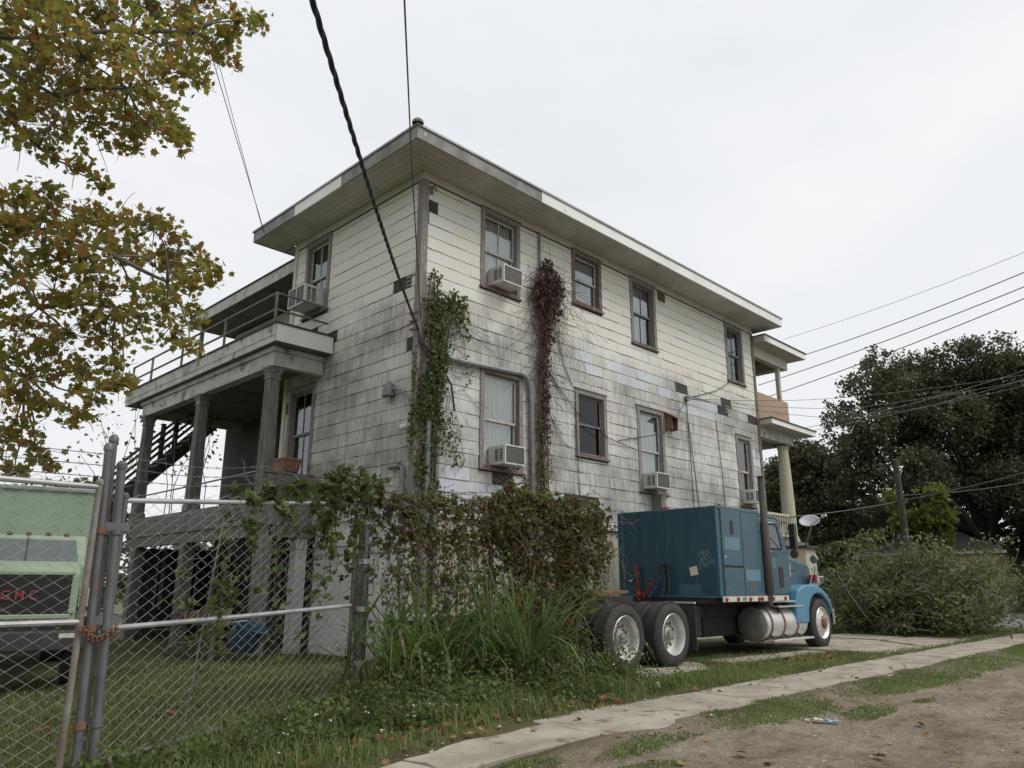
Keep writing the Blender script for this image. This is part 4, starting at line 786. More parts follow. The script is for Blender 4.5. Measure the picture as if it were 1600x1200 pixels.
# hood, narrower than the fenders
HY0, HY1 = -3.05, -1.50
hood = yprism('hood', MT['teal2'], trk, [(7.951,1.12), (9.45,1.12), (9.52,1.70), (9.40,1.84), (8.7,1.93), (7.951,2.03)], HY0, HY1, .07)
part('cowl_box', MT['greybox'], hood, (8.02,8.27,HY0-.10,HY0-.001,1.52,1.83), bevel=.02); mm = MB(); mm.lathe((8.2,HY0-.03,1.46), (0,-1,0), [(.05,0), (.05,.05), (.03,.07), (0,.07)], 12); mm.build('lamp', MT['chrome'], hood, smooth=True)
part('hood_plate', MT['blacksteel'], hood, (8.30,8.62,HY0-.006,HY0-.001,1.655,1.685)); mm = MB()
def hoodtext(txt, x0, z0, h):
    cx = x0
    for ch in txt:
        for st in GL[ch]: mm.tube([(cx+px*h*.7, HY0-.004, z0+pz*h) for px, pz in st], .008, 4)
        cx += h*.6
hoodtext('R2R', 8.34, 1.70, .12); hoodtext('98R', 8.36, 1.53, .11); mm.build('hood_lettering', MT['greybox'], hood)
grl = part('radiator_grille', MT['chrome'], trk, (9.50,9.58,HY0+.12,HY1-.12,1.0,1.78), bevel=.02)
for q in range(12): part('grille_bar', MT['blacksteel'], grl, (9.581,9.59,HY0+.18+q*.1,HY0+.24+q*.1,1.05,1.72))
# fenders: swept arch over each front wheel
for y0, y1 in ((NY+.01,HY0+.05), (HY1-.05,FY-.01)):
    outer = [(7.72,.55), (7.76,1.0), (7.90,1.24), (8.25,1.35), (8.75,1.36), (9.15,1.28), (9.45,1.12), (9.62,.9), (9.66,.72)]
    inner = [(9.58,.72), (9.52,.88), (9.36,1.02), (9.12,1.14), (8.95,1.17), (8.7,1.14), (8.5,1.02), (8.38,.84), (8.34,.55)]
    fn = yprism('fender', MT['bluefender'], trk, outer+inner, y0, y1, .045)
part('bumper', MT['chrome'], trk, (9.66,9.76,NY+.02,FY-.02,.48,.82), bevel=.03)
for y in (NY+.14, FY-.36):
    hl = part('headlamp_pod', MT['chrome'], trk, (9.30,9.62,y,y+.22,1.38,1.56), bevel=.03); part('turn_signal', MT['redlens'], hl, (9.22,9.299,y+.02,y+.2,1.44,1.58), bevel=.015)
# mirrors
m1 = part('side_mirror', MT['stack'], trk, (7.28,7.36,-3.78,-3.62,2.08,2.62), bevel=.02); part('mirror_glass', MT['chrome'], m1, (7.270,7.279,-3.77,-3.63,2.1,2.6))
mm = MB(); mm.lathe((7.30,-3.70,1.98), (-1,0,0), [(0,-.05), (.08,-.04), (.095,0), (.085,.004), (0,.004)], 18); mm.build('convex_mirror', MT['stack'], m1, smooth=True)
mm = MB(); mm.tube([(7.32,-3.7,2.60), (7.5,-3.5,2.66), (7.5,-3.27,2.66)], .012, 5); mm.tube([(7.32,-3.7,2.05), (7.6,-3.5,2.02), (7.7,-3.27,2.02)], .012, 5); mm.tube([(7.32,-3.64,2.62), (7.6,-3.28,2.05)], .01, 5); mm.build('mirror_arm', MT['chrome'], m1)
mm = MB(); mm.lathe((9.18,-3.30,1.93), (-1,0,0), [(0,-.06), (.09,-.05), (.105,0), (.098,.004), (0,.012)], 18); m2 = mm.build('hood_mirror', MT['chrome'], trk, smooth=True)
mm = MB()
for q in ((9.05,-3.2,1.36), (9.30,-3.2,1.34), (9.2,-3.38,1.34)): mm.tube([(9.2,-3.30,1.83), q], .011, 5)
mm.build('mirror_stand', MT['chrome'], m2)

# ------------------------------------------------------------------ green box truck behind the gate
MT['green'] = M('pale_green_paint', (.31,.39,.27), (.26,.335,.225), 2, .45, .03); MT['greenbox'] = M('box_panel', (.29,.385,.285), (.25,.335,.25), 1.2, .6, .05); MT['badge'] = M('red_badge', (.30,.05,.045), (.22,.04,.04), 9, .4, 0); MT['boxtrim'] = M('box_trim', (.40,.42,.40), (.28,.29,.28), 3, .5, .05, metal=.3)
FX = Vector((-5.55, 1.65)); dcam = Vector((CAM.x, CAM.y))-FX; rz = math.atan2(dcam.y, dcam.x)+math.pi/2
btk = thing('box_truck', 'pale green box truck with black grille seen through the chain-link gate', 'truck', (FX.x, FX.y, -.07), None, rz)
btk.scale = (.88, 1, 1)
def bpt(name, mat, *bx, **kw): return part(name, MT[mat], kw.pop('parent', btk), *bx, **kw)
def xprism(name, mat, parent, pts, x0, x1, bevel=.03): mm = MB(); mm.prism([(x0,y,z) for y, z in pts], (x1-x0,0,0)); return mm.build(name, MT[mat], parent, bevel=bevel, seg=3)
hd = xprism('hood', 'green', btk, [(.0,.86), (.0,1.55), (.06,1.64), (.5,1.71), (1.25,1.76), (1.25,.86)], -.82, .82, .06)
gr = bpt('grille', 'cable', (-.70,.70,-.012,-.001,1.0,1.53))
for q in range(14): bpt('grille_slat', 'blacksteel', (-.70,.70,-.024,-.0121,1.02+q*.036,1.035+q*.036), parent=gr)
bpt('grille_surround', 'green', (-.74,.74,-.035,-.001,1.531,1.59), (-.74,.74,-.035,-.001,.93,.999), (-.80,-.701,-.035,-.001,.999,1.531), (.701,.80,-.035,-.001,.999,1.531), bevel=.015)
def text(body, name, mat, parent, loc, size, rot, ext=.008, sx=1):
    cu = bpy.data.curves.new('t', 'FONT'); cu.body = body; cu.size = size; cu.extrude = ext; cu.align_x = 'CENTER'; cu.offset = .003
    ob = bpy.data.objects.new('t', cu); COL.objects.link(ob); dg = bpy.context.evaluated_depsgraph_get(); me = bpy.data.meshes.new_from_object(ob.evaluated_get(dg)); bpy.data.objects.remove(ob); bpy.data.curves.remove(cu)
    me.materials.clear(); me.materials.append(mat); o = bpy.data.objects.new(name, me); COL.objects.link(o); o.parent = parent; o.location = Vector(loc)-WL[parent.name]; o.rotation_euler = rot; o.scale = (sx,1,1); WL[o.name] = Vector(loc); return o
text('G M C', 'grille_lettering', MT['badge'], gr, (0,-.032,1.20), .18, (R(90),0,0), sx=1.0)
for s in (-1, 1):
    bpt('fender', 'green', *( [(.82,1.08,.12,1.2,.9,1.36)] if s > 0 else [(-1.08,-.82,.12,1.2,.9,1.36)] ), bevel=.06, seg=3)
    hl = bpt('headlight', 'chrome', *([(.83,1.05,.09,.119,1.08,1.28)] if s > 0 else [(-1.05,-.83,.09,.119,1.08,1.28)]), bevel=.02)
    bpt('headlight_ring', 'blacksteel', *([(.825,1.055,.10,.118,1.05,1.079)] if s > 0 else [(-1.055,-.825,.10,.118,1.05,1.079)]), parent=hl)
    mm = MB(); mm.lathe((s*.80,.75,.46), (s,0,0), [(.22,0), (.25,.18), (.40,.2), (.46,.17), (.47,.0), (.46,-.05), (.2,-.05)], 28); w_ = mm.build('wheel', MT['rubber'], btk, smooth=True)
    mm = MB(); mm.lathe((s*.80,4.6,.46), (s,0,0), [(.22,0), (.25,.18), (.40,.2), (.46,.17), (.47,.0), (.46,-.25), (.2,-.25)], 28); w_ = mm.build('wheel', MT['rubber'], btk, smooth=True)
    mm = MB(); mm.tube([(s*1.0,1.25,1.6), (s*1.25,1.1,1.62)], .012, 5); mm.tube([(s*1.0,1.25,2.0), (s*1.25,1.1,1.98)], .012, 5); mo_ = mm.build('mirror', MT['cable'], btk); bpt('mirror_head', 'cable', *([(1.2,1.36,1.06,1.12,1.6,2.0)] if s > 0 else [(-1.36,-1.2,1.06,1.12,1.6,2.0)]), parent=mo_, bevel=.02)
bpt('bumper', 'cable', (-1.1,1.1,-.12,.05,.50,.78), bevel=.03); bpt('bumper_bar', 'blacksteel', (-1.0,1.0,.05,.8,.5,.85)); bpt('bumper_sticker', 'sticker', (.62,.92,-.125,-.1205,.80-.12,.80-.06))
cb = xprism('cab', 'green', btk, [(1.25,.86), (1.25,1.72), (1.62,2.13), (1.75,2.18), (2.5,2.18), (2.5,.86)], -.95, .95, .06)
mm = MB(); mm.add([(-.82,1.245,1.76), (.82,1.245,1.76), (.76,1.585,2.11), (-.76,1.585,2.11)], [(0,1,2,3)]); mm.build('windscreen', MT['autoglass'], cb)
mm = MB(); mm.bar((0,1.24,1.75), (0,1.59,2.12), .03, .02); mm.build('windscreen_post', MT['cable'], cb)
for x in (-.6,-.3,0,.3,.6): mm = MB(); mm.lathe((x,1.75,2.18), (0,0,1), [(.05,0), (.04,.04), (0,.05)], 10); mm.build('roof_light', MT['rust'], cb, smooth=True)
xb = bpt('cargo_box', 'greenbox', (-1.10,1.10,2.6,7.0,.95,2.98)); bpt('box_trim', 'boxtrim', (-1.14,1.14,2.56,2.70,2.98,3.06), (1.06,1.14,2.56,2.64,.95,2.98), (-1.14,-1.06,2.56,2.64,.95,2.98), parent=xb, bevel=.02); bpt('chassis', 'blacksteel', (-.45,.45,.8,6.8,.6,.95))

# ------------------------------------------------------------------ chain-link fence and gate
MT['post'] = M('post_steel', (.145,.15,.155), (.10,.10,.10), 4, .55, .08, 40, metal=.3, spots=(.17,.10,.06), spotscale=4, spotlo=.60)
MT['galv'] = M('galvanised', (.44,.445,.445), (.31,.31,.31), 4, .5, .08, 40, metal=.25, spots=(.19,.11,.06), spotscale=5, spotlo=.64)
MT['galvdark'] = M('galvanised_dark', (.15,.155,.16), (.10,.10,.10), 4, .55, .08, 40, metal=.5, spots=(.15,.08,.05), spotscale=5, spotlo=.62)
MT['rustpipe'] = M('rusty_pipe', (.17,.12,.085), (.26,.25,.23), 5, .7, .2, 40, metal=.2)
def mesh_panel(name, mat, parent, P0, P1, z00, z10, z01, z11, pitch=.080, wr=.0027):
    """zigzag wires between ground points P0,P1; z00,z10 bottom/top at P0, z01,z11 at P1"""
    P0 = Vector(P0); P1 = Vector(P1); Lh = (P1-P0).length; d = (P1-P0)/Lh; nrm = Vector((-d.y, d.x))
    nw = int(Lh/pitch); half = pitch/2; mm = MB()
    for i in range(nw):
        u0 = (i+.5)*pitch; f = u0/Lh; zb = z00+(z01-z00)*f; zt_ = z10+(z11-z10)*f; vst = half*1.28; ns = int((zt_-zb)/vst); pts = []
        for k in range(ns+2):
            u = u0+(half*1.02 if (k+i) % 2 else -half*1.02); p_ = P0+d*u+nrm*(.003 if (k+i) % 2 else -.003)+nrm*.012*math.sin(u*2.3+k*.05); pts.append((p_.x, p_.y, min(zb+k*vst, zt_+.02)))
        mm.tube(pts, wr, 3, cap=False)
    return tag(mm.build(name, MT[mat], parent), kind='stuff')
def pole(name, mat, parent, x, y, z0, z1, r, capd=True):
    mm = MB(); mm.lathe((x,y,z0), (0,0,1), [(r,0), (r,z1-z0)]+([(r+.006,z1-z0), (r+.006,z1-z0+.03), (r*.6,z1-z0+.05), (0,z1-z0+.055)] if capd else [(0,z1-z0)]), 12); return mm.build(name, MT[mat], parent, smooth=True)
def rail(name, mat, parent, p, q, r=.024): return ptube(name, mat, parent, [p, ((p[0]+q[0])/2, (p[1]+q[1])/2, (p[2]+q[2])/2-.006), q], r)
GA, GB = (-6.08,-3.62), (-2.80,-2.42)       # wide gate leaf
gt = thing('fence_gate', 'wide chain-link gate leaf in front of the porch, top rail overgrown with vine', 'gate', (-4.4,-3.0,-.15))
mesh_panel('chain_link', 'galv', gt, GA, GB, -.12, 2.10, .08, 2.42)
pole('gate_stile', 'post', gt, GA[0], GA[1], -.16, 2.08, .028); pole('gate_stile', 'galvdark', gt, GB[0], GB[1], .05, 2.36, .028)
rail('gate_rail', 'galv', gt, (*GA,2.06), (*GB,2.37)); rail('gate_rail', 'galv', gt, (*GA,.96), (*GB,1.08)); rail('gate_rail', 'post', gt, (*GA,-.12), (*GB,.06))
mm = MB(); mm.bar((-4.95,-3.2,2.0), (-5.18,-3.28,.02), .012, .012); mm.build('brace_rod', MT['post'], gt)
GL0, GL1 = (-10.2,-3.86), (-6.36,-3.80)
g2 = thing('fence_gate', 'chain-link gate leaf at the left edge in front of the green truck', 'gate', (-8,-3.8,-.2))
mesh_panel('chain_link', 'galv', g2, GL0, GL1, -.16, 2.22, -.14, 2.18)
pole('gate_stile', 'rustpipe', g2, GL1[0], GL1[1], -.18, 2.16, .026); pole('gate_stile', 'galv', g2, GL0[0], GL0[1], -.18, 2.2, .026)
rail('gate_rail', 'galv', g2, (*GL0,2.16), (*GL1,2.14)); rail('gate_rail', 'galv', g2, (*GL0,1.02), (*GL1,1.03)); rail('gate_rail', 'galv', g2, (*GL0,-.12), (*GL1,-.10))
for i, (px, py, zt_, r_, mt_) in enumerate([(-6.31,-3.74,2.50,.034,'post'), (-6.17,-3.70,2.36,.038,'post'), (-6.21,-3.52,2.62,.034,'galvdark')]):
    lb = ['rust-streaked gate post at the meeting of the two gate leaves, left of the pair', 'thick galvanised gate post with flat straps, right of the pair by the wide gate leaf', 'tall dark thin post standing behind the pair of gate posts'][i]
    mm = MB(); mm.tube([(px+.07,py-.07,-.3), (px,py,zt_)], r_, 12); o = mm.build('gate_post', MT[mt_], None, smooth=True); tag(o, lb, 'post'); mm = MB(); mm.lathe((px,py,zt_-.03), (0,0,1), [(r_+.001,0), (r_+.008,0), (r_+.008,.04), (r_*.6,.07), (0,.075)], 12); mm.build('post_cap', MT[mt_], o, smooth=True)
    for z in (.2, .95, 1.75): mm = MB(); mm.lathe((px+.07*(zt_-z)/(zt_+.3),py-.07*(zt_-z)/(zt_+.3),z), (0,0,1), [(r_+.001,0), (r_+.012,0), (r_+.012,.05), (r_+.001,.05)], 12); mm.build('strap', MT['rust' if i == 0 else 'post'], o)
    if i == 1:
        for z in (1.0, 1.78): part('hinge', MT['post'], o, (px-.16,px+.12,py-.05,py-.02,z,z+.07))
mm = MB()                                   # chain that ties the gate shut
for k in range(16):
    g = k/15; c = Vector((-6.36+.27*g, -3.86+.12*math.sin(g*3)*.2, .98-.09*math.sin(g*math.pi))); mm.lathe(c, (1,.2,0) if k % 2 else (0,1,.2), [(.022,-.006), (.03,0), (.022,.006), (.016,0), (.022,-.006)], 8)
tag(mm.build('gate_chain', MT['rust']), 'rusty chain tying the gate leaves together at the posts', 'chain')
# fence along the truck
FP = [(-2.62,-2.38), (-.62,-2.70), (.95,-2.98)]
fn_ = thing('chain_link_fence', 'chain-link fence section behind the tall grass, buried in vine', 'fence', (-.8,-2.7,0))
for i in range(2): mesh_panel('chain_link', 'galv', fn_, FP[i], FP[i+1], .04, 2.42, .04, 2.42); rail('fence_rail', 'galvdark', fn_, (*FP[i],2.40), (*FP[i+1],2.38))
pole('fence_post', 'galvdark', fn_, FP[0][0], FP[0][1], -.2, 2.62, .052); pole('fence_post', 'galvdark', fn_, FP[1][0], FP[1][1], -.2, 2.5, .036); pole('fence_post', 'galvdark', fn_, FP[2][0], FP[2][1], -.2, 2.5, .036); pole('fence_post', 'galvdark', fn_, FP[0][0]+.24, FP[0][1]+.45, -.1, 2.4, .03); pole('fence_post', 'galvdark', fn_, -1.35, -2.2, -.1, 2.3, .03)
for z in (.35, 1.0, 1.6, 2.1): mm = MB(); mm.lathe((FP[0][0],FP[0][1],z), (0,0,1), [(.054,0), (.064,0), (.064,.06), (.054,.06)], 12); mm.build('strap', MT['galv'], fn_)
def barbed(parent, pts, sag=.05):
    mm = MB(); 
    for i in range(len(pts)-1):
        a = Vector(pts[i]); b = Vector(pts[i+1]); n = 14; mm.tube([a.lerp(b, k/n)-Vector((0,0,sag*math.sin(math.pi*k/n))) for k in range(n+1)], .004, 3, cap=False)
        nb_ = int((b-a).length/.13)
        for k in range(nb_):
            c = a.lerp(b, (k+.5)/nb_)-Vector((0,0,sag*math.sin(math.pi*(k+.5)/nb_)))
            for q in range(2): dv = Vector((random.uniform(-1,1), random.uniform(-1,1), random.uniform(-1,1))).normalized()*.022; mm.tube([c-dv, c+dv], .0025, 3, cap=False)
    return tag(mm.build('barbed_wire', MT['galvdark'], parent), kind='stuff')
for k in range(3): barbed(g2, [(-9.8,-3.7,2.28+k*.11), (-6.3,-3.72,2.24+k*.10)], .03); barbed(fn_, [(FP[0][0],FP[0][1],2.46+k*.1), (-4.4,-2.95,2.45+k*.09), (-6.15,-3.66,2.25+k*.1)], .06); barbed(fn_, [(FP[0][0],FP[0][1],2.47+k*.1), (FP[1][0],FP[1][1],2.5+k*.09), (FP[2][0],FP[2][1],2.5+k*.09)], .05)

# ------------------------------------------------------------------ instanced leaves
def rot_from(nrm, spin):
    """rotation matrices (n,3,3) whose z column is nrm and that are spun about it"""
    nrm = nrm/np.linalg.norm(nrm, axis=1, keepdims=True); ref = np.where(np.abs(nrm[:,2:3]) < .9, np.array([[0,0,1.]]), np.array([[1.,0,0]]))
    a = np.cross(ref, nrm); a /= np.linalg.norm(a, axis=1, keepdims=True); b = np.cross(nrm, a); c, s_ = np.cos(spin)[:,None], np.sin(spin)[:,None]
    return np.stack([a*c+b*s_, -a*s_+b*c, nrm], axis=2)
def npmesh(name, mat, verts, faces_k, nverts_per, parent=None, kind=None):
    """verts (N,3); faces: list of index arrays of one template repeated"""
    ninst = len(verts)//nverts_per; me = bpy.data.meshes.new(name)
    lo = np.array([(verts[:,0].min()+verts[:,0].max())/2, (verts[:,1].min()+verts[:,1].max())/2, verts[:,2].min()]); vv_ = verts-lo
    sizes = np.array([len(f) for f in faces_k]); tmpl = np.concatenate([np.array(f) for f in faces_k]); nl = len(tmpl)
    loops = (np.arange(ninst)[:,None]*nverts_per+tmpl[None,:]).ravel(); tot = np.tile(sizes, ninst); start = np.concatenate([[0], np.cumsum(tot)[:-1]])
    me.vertices.add(len(vv_)); me.vertices.foreach_set('co', vv_.astype(np.float32).ravel()); me.loops.add(len(loops)); me.loops.foreach_set('vertex_index', loops.astype(np.int32))
    me.polygons.add(len(tot)); me.polygons.foreach_set('loop_start', start.astype(np.int32)); me.polygons.foreach_set('loop_total', tot.astype(np.int32)); me.update(calc_edges=True)
    o = finish(me, name, mat, parent, lo); 
    if kind: o['kind'] = kind
    return o
OVAL = (np.array([(0,0,0), (-.33,.45,.10), (0,1,-.05), (.33,.45,.10)], float), [(0,3,2), (0,2,1)])
HEART = (np.array([(0,0,0), (-.42,-.12,.05), (-.5,.3,.10), (0,1,-.12), (.5,.3,.10), (.42,-.12,.05)], float), [(0,5,4,3), (0,3,2,1)])
_ang = [-150,-118,-95,-70,-52,-30,-15,0,15,30,52,70,95,118,150]; _rad = [.35,.62,.42,.78,.50,.62,.55,1.0,.55,.62,.50,.78,.42,.62,.35]
LOBE = (np.array([(0,0,0)]+[(math.sin(R(a))*r_*.62, .28+math.cos(R(a))*r_*.62, .10*abs(math.sin(R(a)))*r_) for a, r_ in zip(_ang, _rad)], float), [(0,)+tuple(reversed(range(1,9))), (0,)+tuple(reversed(range(8,16)))])
def leaves(name, mat, tmpl, pos, size, parent=None, upbias=.5, droop=0, kind=None, nrm=None):
    tv, tf = tmpl; n = len(pos)
    if nrm is None: nrm = rng.normal(size=(n,3)); nrm[:,2] = np.abs(nrm[:,2])+upbias
    Rm = rot_from(nrm, rng.uniform(0, 2*math.pi, n)); s_ = (np.asarray(size)*rng.uniform(.65, 1.25, n))[:,None,None]
    vv_ = np.einsum('nij,kj->nki', Rm, tv)*s_+pos[:,None,:]
    return npmesh(name, mat, vv_.reshape(-1,3), tf, len(tv), parent, kind)
def ball_pts(c, r, n, shell=.35):
    d = rng.normal(size=(n,3)); d /= np.linalg.norm(d, axis=1, keepdims=True); q = rng.uniform(0,1,n)**(shell); return np.array(c)+d*q[:,None]*np.array(r)
def ray(px, py): return fw+rt2*((px-800)/1177.1)-up2*((py-600)/1177.1)
def at(px, py, dist): p_ = CAM+ray(px, py)*dist; return np.array((p_.x, p_.y, p_.z))

LM = {}
LM['syc'] = leafmat('sycamore_leaf', [(.17,.205,.05), (.28,.28,.065), (.37,.31,.07), (.25,.26,.06), (.44,.25,.06), (.31,.13,.055)], [0,.25,.48,.70,.88,1], .62, .5, .75, .9)
LM['oak'] = leafmat('oak_leaf', [(.062,.075,.038), (.10,.115,.056), (.135,.15,.072), (.08,.095,.05)], None, .34, .5, .6, .35)
LM['vinegreen'] = leafmat('vine_leaf', [(.055,.095,.022), (.09,.135,.034), (.13,.175,.05), (.11,.12,.045)], None, .4, .5, .65, 2.2)
LM['fencevine'] = leafmat('fence_vine_leaf', [(.10,.115,.040), (.15,.16,.055), (.19,.15,.066), (.20,.115,.066), (.16,.22,.062), (.23,.27,.09)], [0,.28,.48,.62,.78,1], .45, .55, .65, 1.6)
LM['brownvine'] = leafmat('dead_vine_leaf', [(0.072,0.042,0.033), (0.111,0.062,0.047), (0.078,0.052,0.039), (0.143,0.085,0.058)], None, .2, .7, .6, 3)
LM['weed'] = leafmat('weed_leaf', [(.07,.115,.032), (.12,.175,.046), (.17,.225,.064), (.15,.155,.058), (.20,.14,.07)], [0,.35,.7,.94,1], .45, .5, .5, 1.3)
LM['tallgrass'] = leafmat('tall_grass', [(.085,.145,.038), (.12,.19,.05), (.165,.235,.075), (.10,.165,.045), (.32,.27,.13)], [0,.3,.6,.90,1], .5, .45, .7, 1.8)
LM['deadgrass'] = leafmat('dry_grass', [(.16,.12,.065), (.22,.17,.09), (.12,.085,.05)], None, .3, .7, .7, 2)
LM['lawn'] = leafmat('lawn_grass', [(.11,.15,.045), (.165,.205,.065), (.205,.215,.085), (.30,.25,.13)], [0,.5,.8,1], .5, .5, .7, .9)
LM['verge'] = leafmat('verge_grass', [(.11,.165,.05), (.165,.225,.07), (.21,.25,.09), (.28,.25,.13)], [0,.5,.86,1], .5, .5, .75, 1.2)
LM['brush'] = leafmat('brush_leaf', [(.09,.12,.048), (.135,.17,.065), (.175,.21,.085), (.32,.30,.08)], [0,.5,.92,1], .38, .55, .6, .9)
LM['young'] = leafmat('young_leaf', [(.07,.11,.015), (.12,.16,.025), (.16,.19,.03)], None, .45, .5, .7, 1.2)
LM['fallen'] = leafmat('fallen_leaf', [(.16,.06,.028), (.24,.10,.04), (.12,.055,.03), (.27,.14,.06), (.20,.16,.05)], None, .1, .7, .8, 3)
LM['flower'] = leafmat('white_petal', [(.62,.62,.58), (.7,.7,.68)], None, .2, .6, .9, 1)
MT['bark'] = M('bark', (.10,.085,.07), (.06,.052,.045), 5, .9, .4, 25, stretch=(1,1,.4)); MT['paletwig'] = M('pale_twig', (.34,.315,.275), (.21,.19,.16), 6, .85, .2); MT['oakbark'] = M('oak_bark', (.032,.028,.024), (.02,.018,.016), 3, .9, .4, 15); MT['vinestem'] = M('vine_stem', (.135,.085,.065), (.085,.055,.042), 8, .9, .2)
MT['syc_bark'] = M('sycamore_bark', (.20,.185,.155), (.12,.108,.09), 3, .85, .3, 20)

# ------------------------------------------------------------------ sycamore whose boughs hang in at the upper left
def bough(mm, a, b, r0, r1, bend=.15, n=6):
    a = Vector(a); b = Vector(b); d = (b-a); o1 = Vector((random.uniform(-1,1), random.uniform(-1,1), random.uniform(-.6,1)))*d.length*bend
    pts = [a.lerp(b, i/n)+o1*math.sin(math.pi*i/n)+Vector((random.uniform(-1,1), random.uniform(-1,1), random.uniform(-1,1)))*d.length*.015 for i in range(n+1)]
    mm.tube(pts, [r0+(r1-r0)*i/n for i in range(n+1)], 6); return pts
syc = thing('sycamore_tree', 'sycamore with olive and rust autumn leaves hanging over the green truck', 'tree', (-10.4,2.4,-.3))
TB = Vector((-10.4,2.4,-.3)); mm = MB(); tp = [TB, TB+V(.05,.1,3), TB+V(.3,-.1,6), TB+V(.5,-.3,9.2), TB+V(.9,-.4,12)]; mm.tube(tp, [.34,.27,.22,.17,.10], 12); mm.build('trunk', MT['syc_bark'], syc, smooth=True)
# leaf sprays: pixel of the spray's centre, distance, radius (m)
SP = [(20,20,10,.7),(90,30,10.4,.7),(160,25,10.8,.65),(230,15,11,.55),(290,20,10.6,.5),(60,85,11,.7),(130,90,10.3,.7),(200,80,10.7,.6),(265,70,11.2,.55),(325,60,10.9,.42),(375,35,10.8,.36),(402,30,10.8,.16),(345,90,10.6,.30),(30,140,10.2,.6),(105,150,10.8,.6),(170,140,11,.6),(230,130,10.5,.5),(285,115,10.8,.36),(310,110,10.6,.25),
      (20,190,10.6,.45),(75,205,10.3,.42),(140,190,10.7,.5),(195,185,10.9,.42),(245,185,10.6,.36),(280,190,10.4,.25),(275,215,10.4,.24),(210,215,10.7,.26),(125,262,10.6,.18),(160,290,10.6,.16),
      (30,315,10.4,.30),(80,320,10.7,.42),(125,345,10.5,.45),(170,350,10.8,.45),(20,355,10.8,.45),(70,385,10.4,.5),(130,400,10.6,.5),(190,395,10.9,.45),(240,360,10.7,.33),(240,345,10.6,.25),(280,390,10.6,.33),(315,410,10.5,.22),(335,425,10.5,.14),(245,420,10.8,.42),(290,440,10.7,.26),
      (25,430,10.6,.5),(85,455,10.9,.5),(150,460,10.4,.5),(205,455,10.7,.45),(260,480,10.5,.36),(300,490,10.6,.24),(40,505,10.3,.5),(105,520,10.7,.5),(165,520,10.6,.42),(215,515,10.8,.33),(275,520,10.7,.25),(295,540,10.6,.13),
      (20,560,10.8,.45),(75,575,10.4,.42),(130,580,10.7,.36),(180,580,10.6,.28),(190,600,10.6,.14),(30,620,10.5,.42),(80,635,10.7,.3),(125,650,10.6,.22),(15,680,10.6,.38),(55,700,10.5,.25),(75,725,10.6,.14),(20,740,10.7,.2),(150,625,10.6,.16)]
outside = [(-60,60,10.5,.9),(-70,180,10.2,.8),(-60,330,10.6,.8),(-70,470,10.4,.8),(-60,600,10.6,.7),(60,-60,10.6,.8),(180,-70,11,.8),(300,-60,10.8,.6),(-150,-60,10.5,1.0),(-160,200,10.3,1.0),(-160,420,10.6,.9)]
hubs = [at(-120,60,10.3), at(60,60,10.7), at(210,50,10.9), at(300,50,10.8), at(90,150,10.6), at(200,140,10.8), at(60,230,10.5), at(-60,330,10.4), at(60,360,10.6), at(180,400,10.7), at(60,480,10.6), at(180,480,10.6), at(40,590,10.5), at(-60,560,10.5), at(260,440,10.6)]
par = [None, 0, 1, 2, 0, 4, 0, None, 7, 8, 7, 10, 13, None, 9]; mm = MB()
roots = {0: tp[3], 7: tp[2], 13: tp[1].lerp(tp[2], .7)}
for i, h in enumerate(hubs):
    a = roots[i] if par[i] is None else Vector(hubs[par[i]]); rr = .085 if par[i] is None else .042
    bough(mm, a, Vector(h), rr, rr*.55, .06)
pos = []
for px, py, ds, r_ in SP+outside:
    c = at(px, py, ds+random.uniform(-.7,.9)); nearest = min(hubs, key=lambda h: np.linalg.norm(h-c)); bough(mm, Vector(nearest), Vector(c), .020, .007, .12)
    for q in range(int(4+r_*7)):
        e = c+rng.normal(size=3)*r_*.62; bough(mm, Vector(c), Vector(e), .007, .003, .2, 4)
    for q in ball_pts(c, (r_,r_,r_*.85), int(4+19*(r_/.5)**1.7), .5):
        pos.append(ball_pts(q, (.15,.15,.13), random.randint(6,11), .6))
        if random.random() < .8: bough(mm, Vector(c), Vector(q), .005, .0025, .12, 3)
mm.build('boughs', MT['syc_bark'], syc, smooth=True, sharp=0)
tag(bpy.data.objects['boughs'], kind='stuff')
leaves('crown', LM['syc'], LOBE, np.concatenate(pos), .125*rng.uniform(.7,1.25,sum(len(q) for q in pos)), syc, .1, kind='stuff')

# ------------------------------------------------------------------ oaks across the street
def oak(label, base, th, clumps, nleaf, size, mat='oak', name='oak_tree', limbs=True, tr=.4):
    t = thing(name, label, 'tree', tuple(base)); b = Vector(base); mm = MB(); top = b+Vector((random.uniform(-.5,.5), random.uniform(-.5,.5), th)); mm.tube([b-Vector((0,0,.3)), b+Vector((.1,.05,th*.5)), top], [tr*1.25,tr*.95,tr*.8], 10)
    for c, r_ in clumps: bough(mm, top-Vector((0,0,random.uniform(0,th*.3))), Vector(c), tr*.42, .06, .12, 7)
    mm.build('trunk', MT['oakbark' if mat == 'oak' else 'bark'], t, smooth=True, sharp=0)
    tot = sum(r_[0]*r_[1]*r_[2] for _, r_ in clumps); P_ = []
    for c, r_ in clumps:
        n = int(nleaf*(r_[0]*r_[1]*r_[2])/tot)
        # each clump is built of small tufts so the outline is uneven and the sky shows between
        nt_ = max(5, n//55); tc_ = ball_pts(c, r_, nt_, .40)
        for q in tc_: P_.append(ball_pts(q, (r_[0]*.24+.25,)*2+(r_[2]*.20+.2,), max(8, n//nt_), .6))
    leaves('crown', LM[mat], OVAL, np.concatenate(P_), size, t, .2, kind='stuff'); return t
def ck(px, py, d, rw, rh=None): return (at(px, py, d), (rw, rw, rh or rw*.7))
o1 = at(1545, 945, 42); o1[2] = -.2
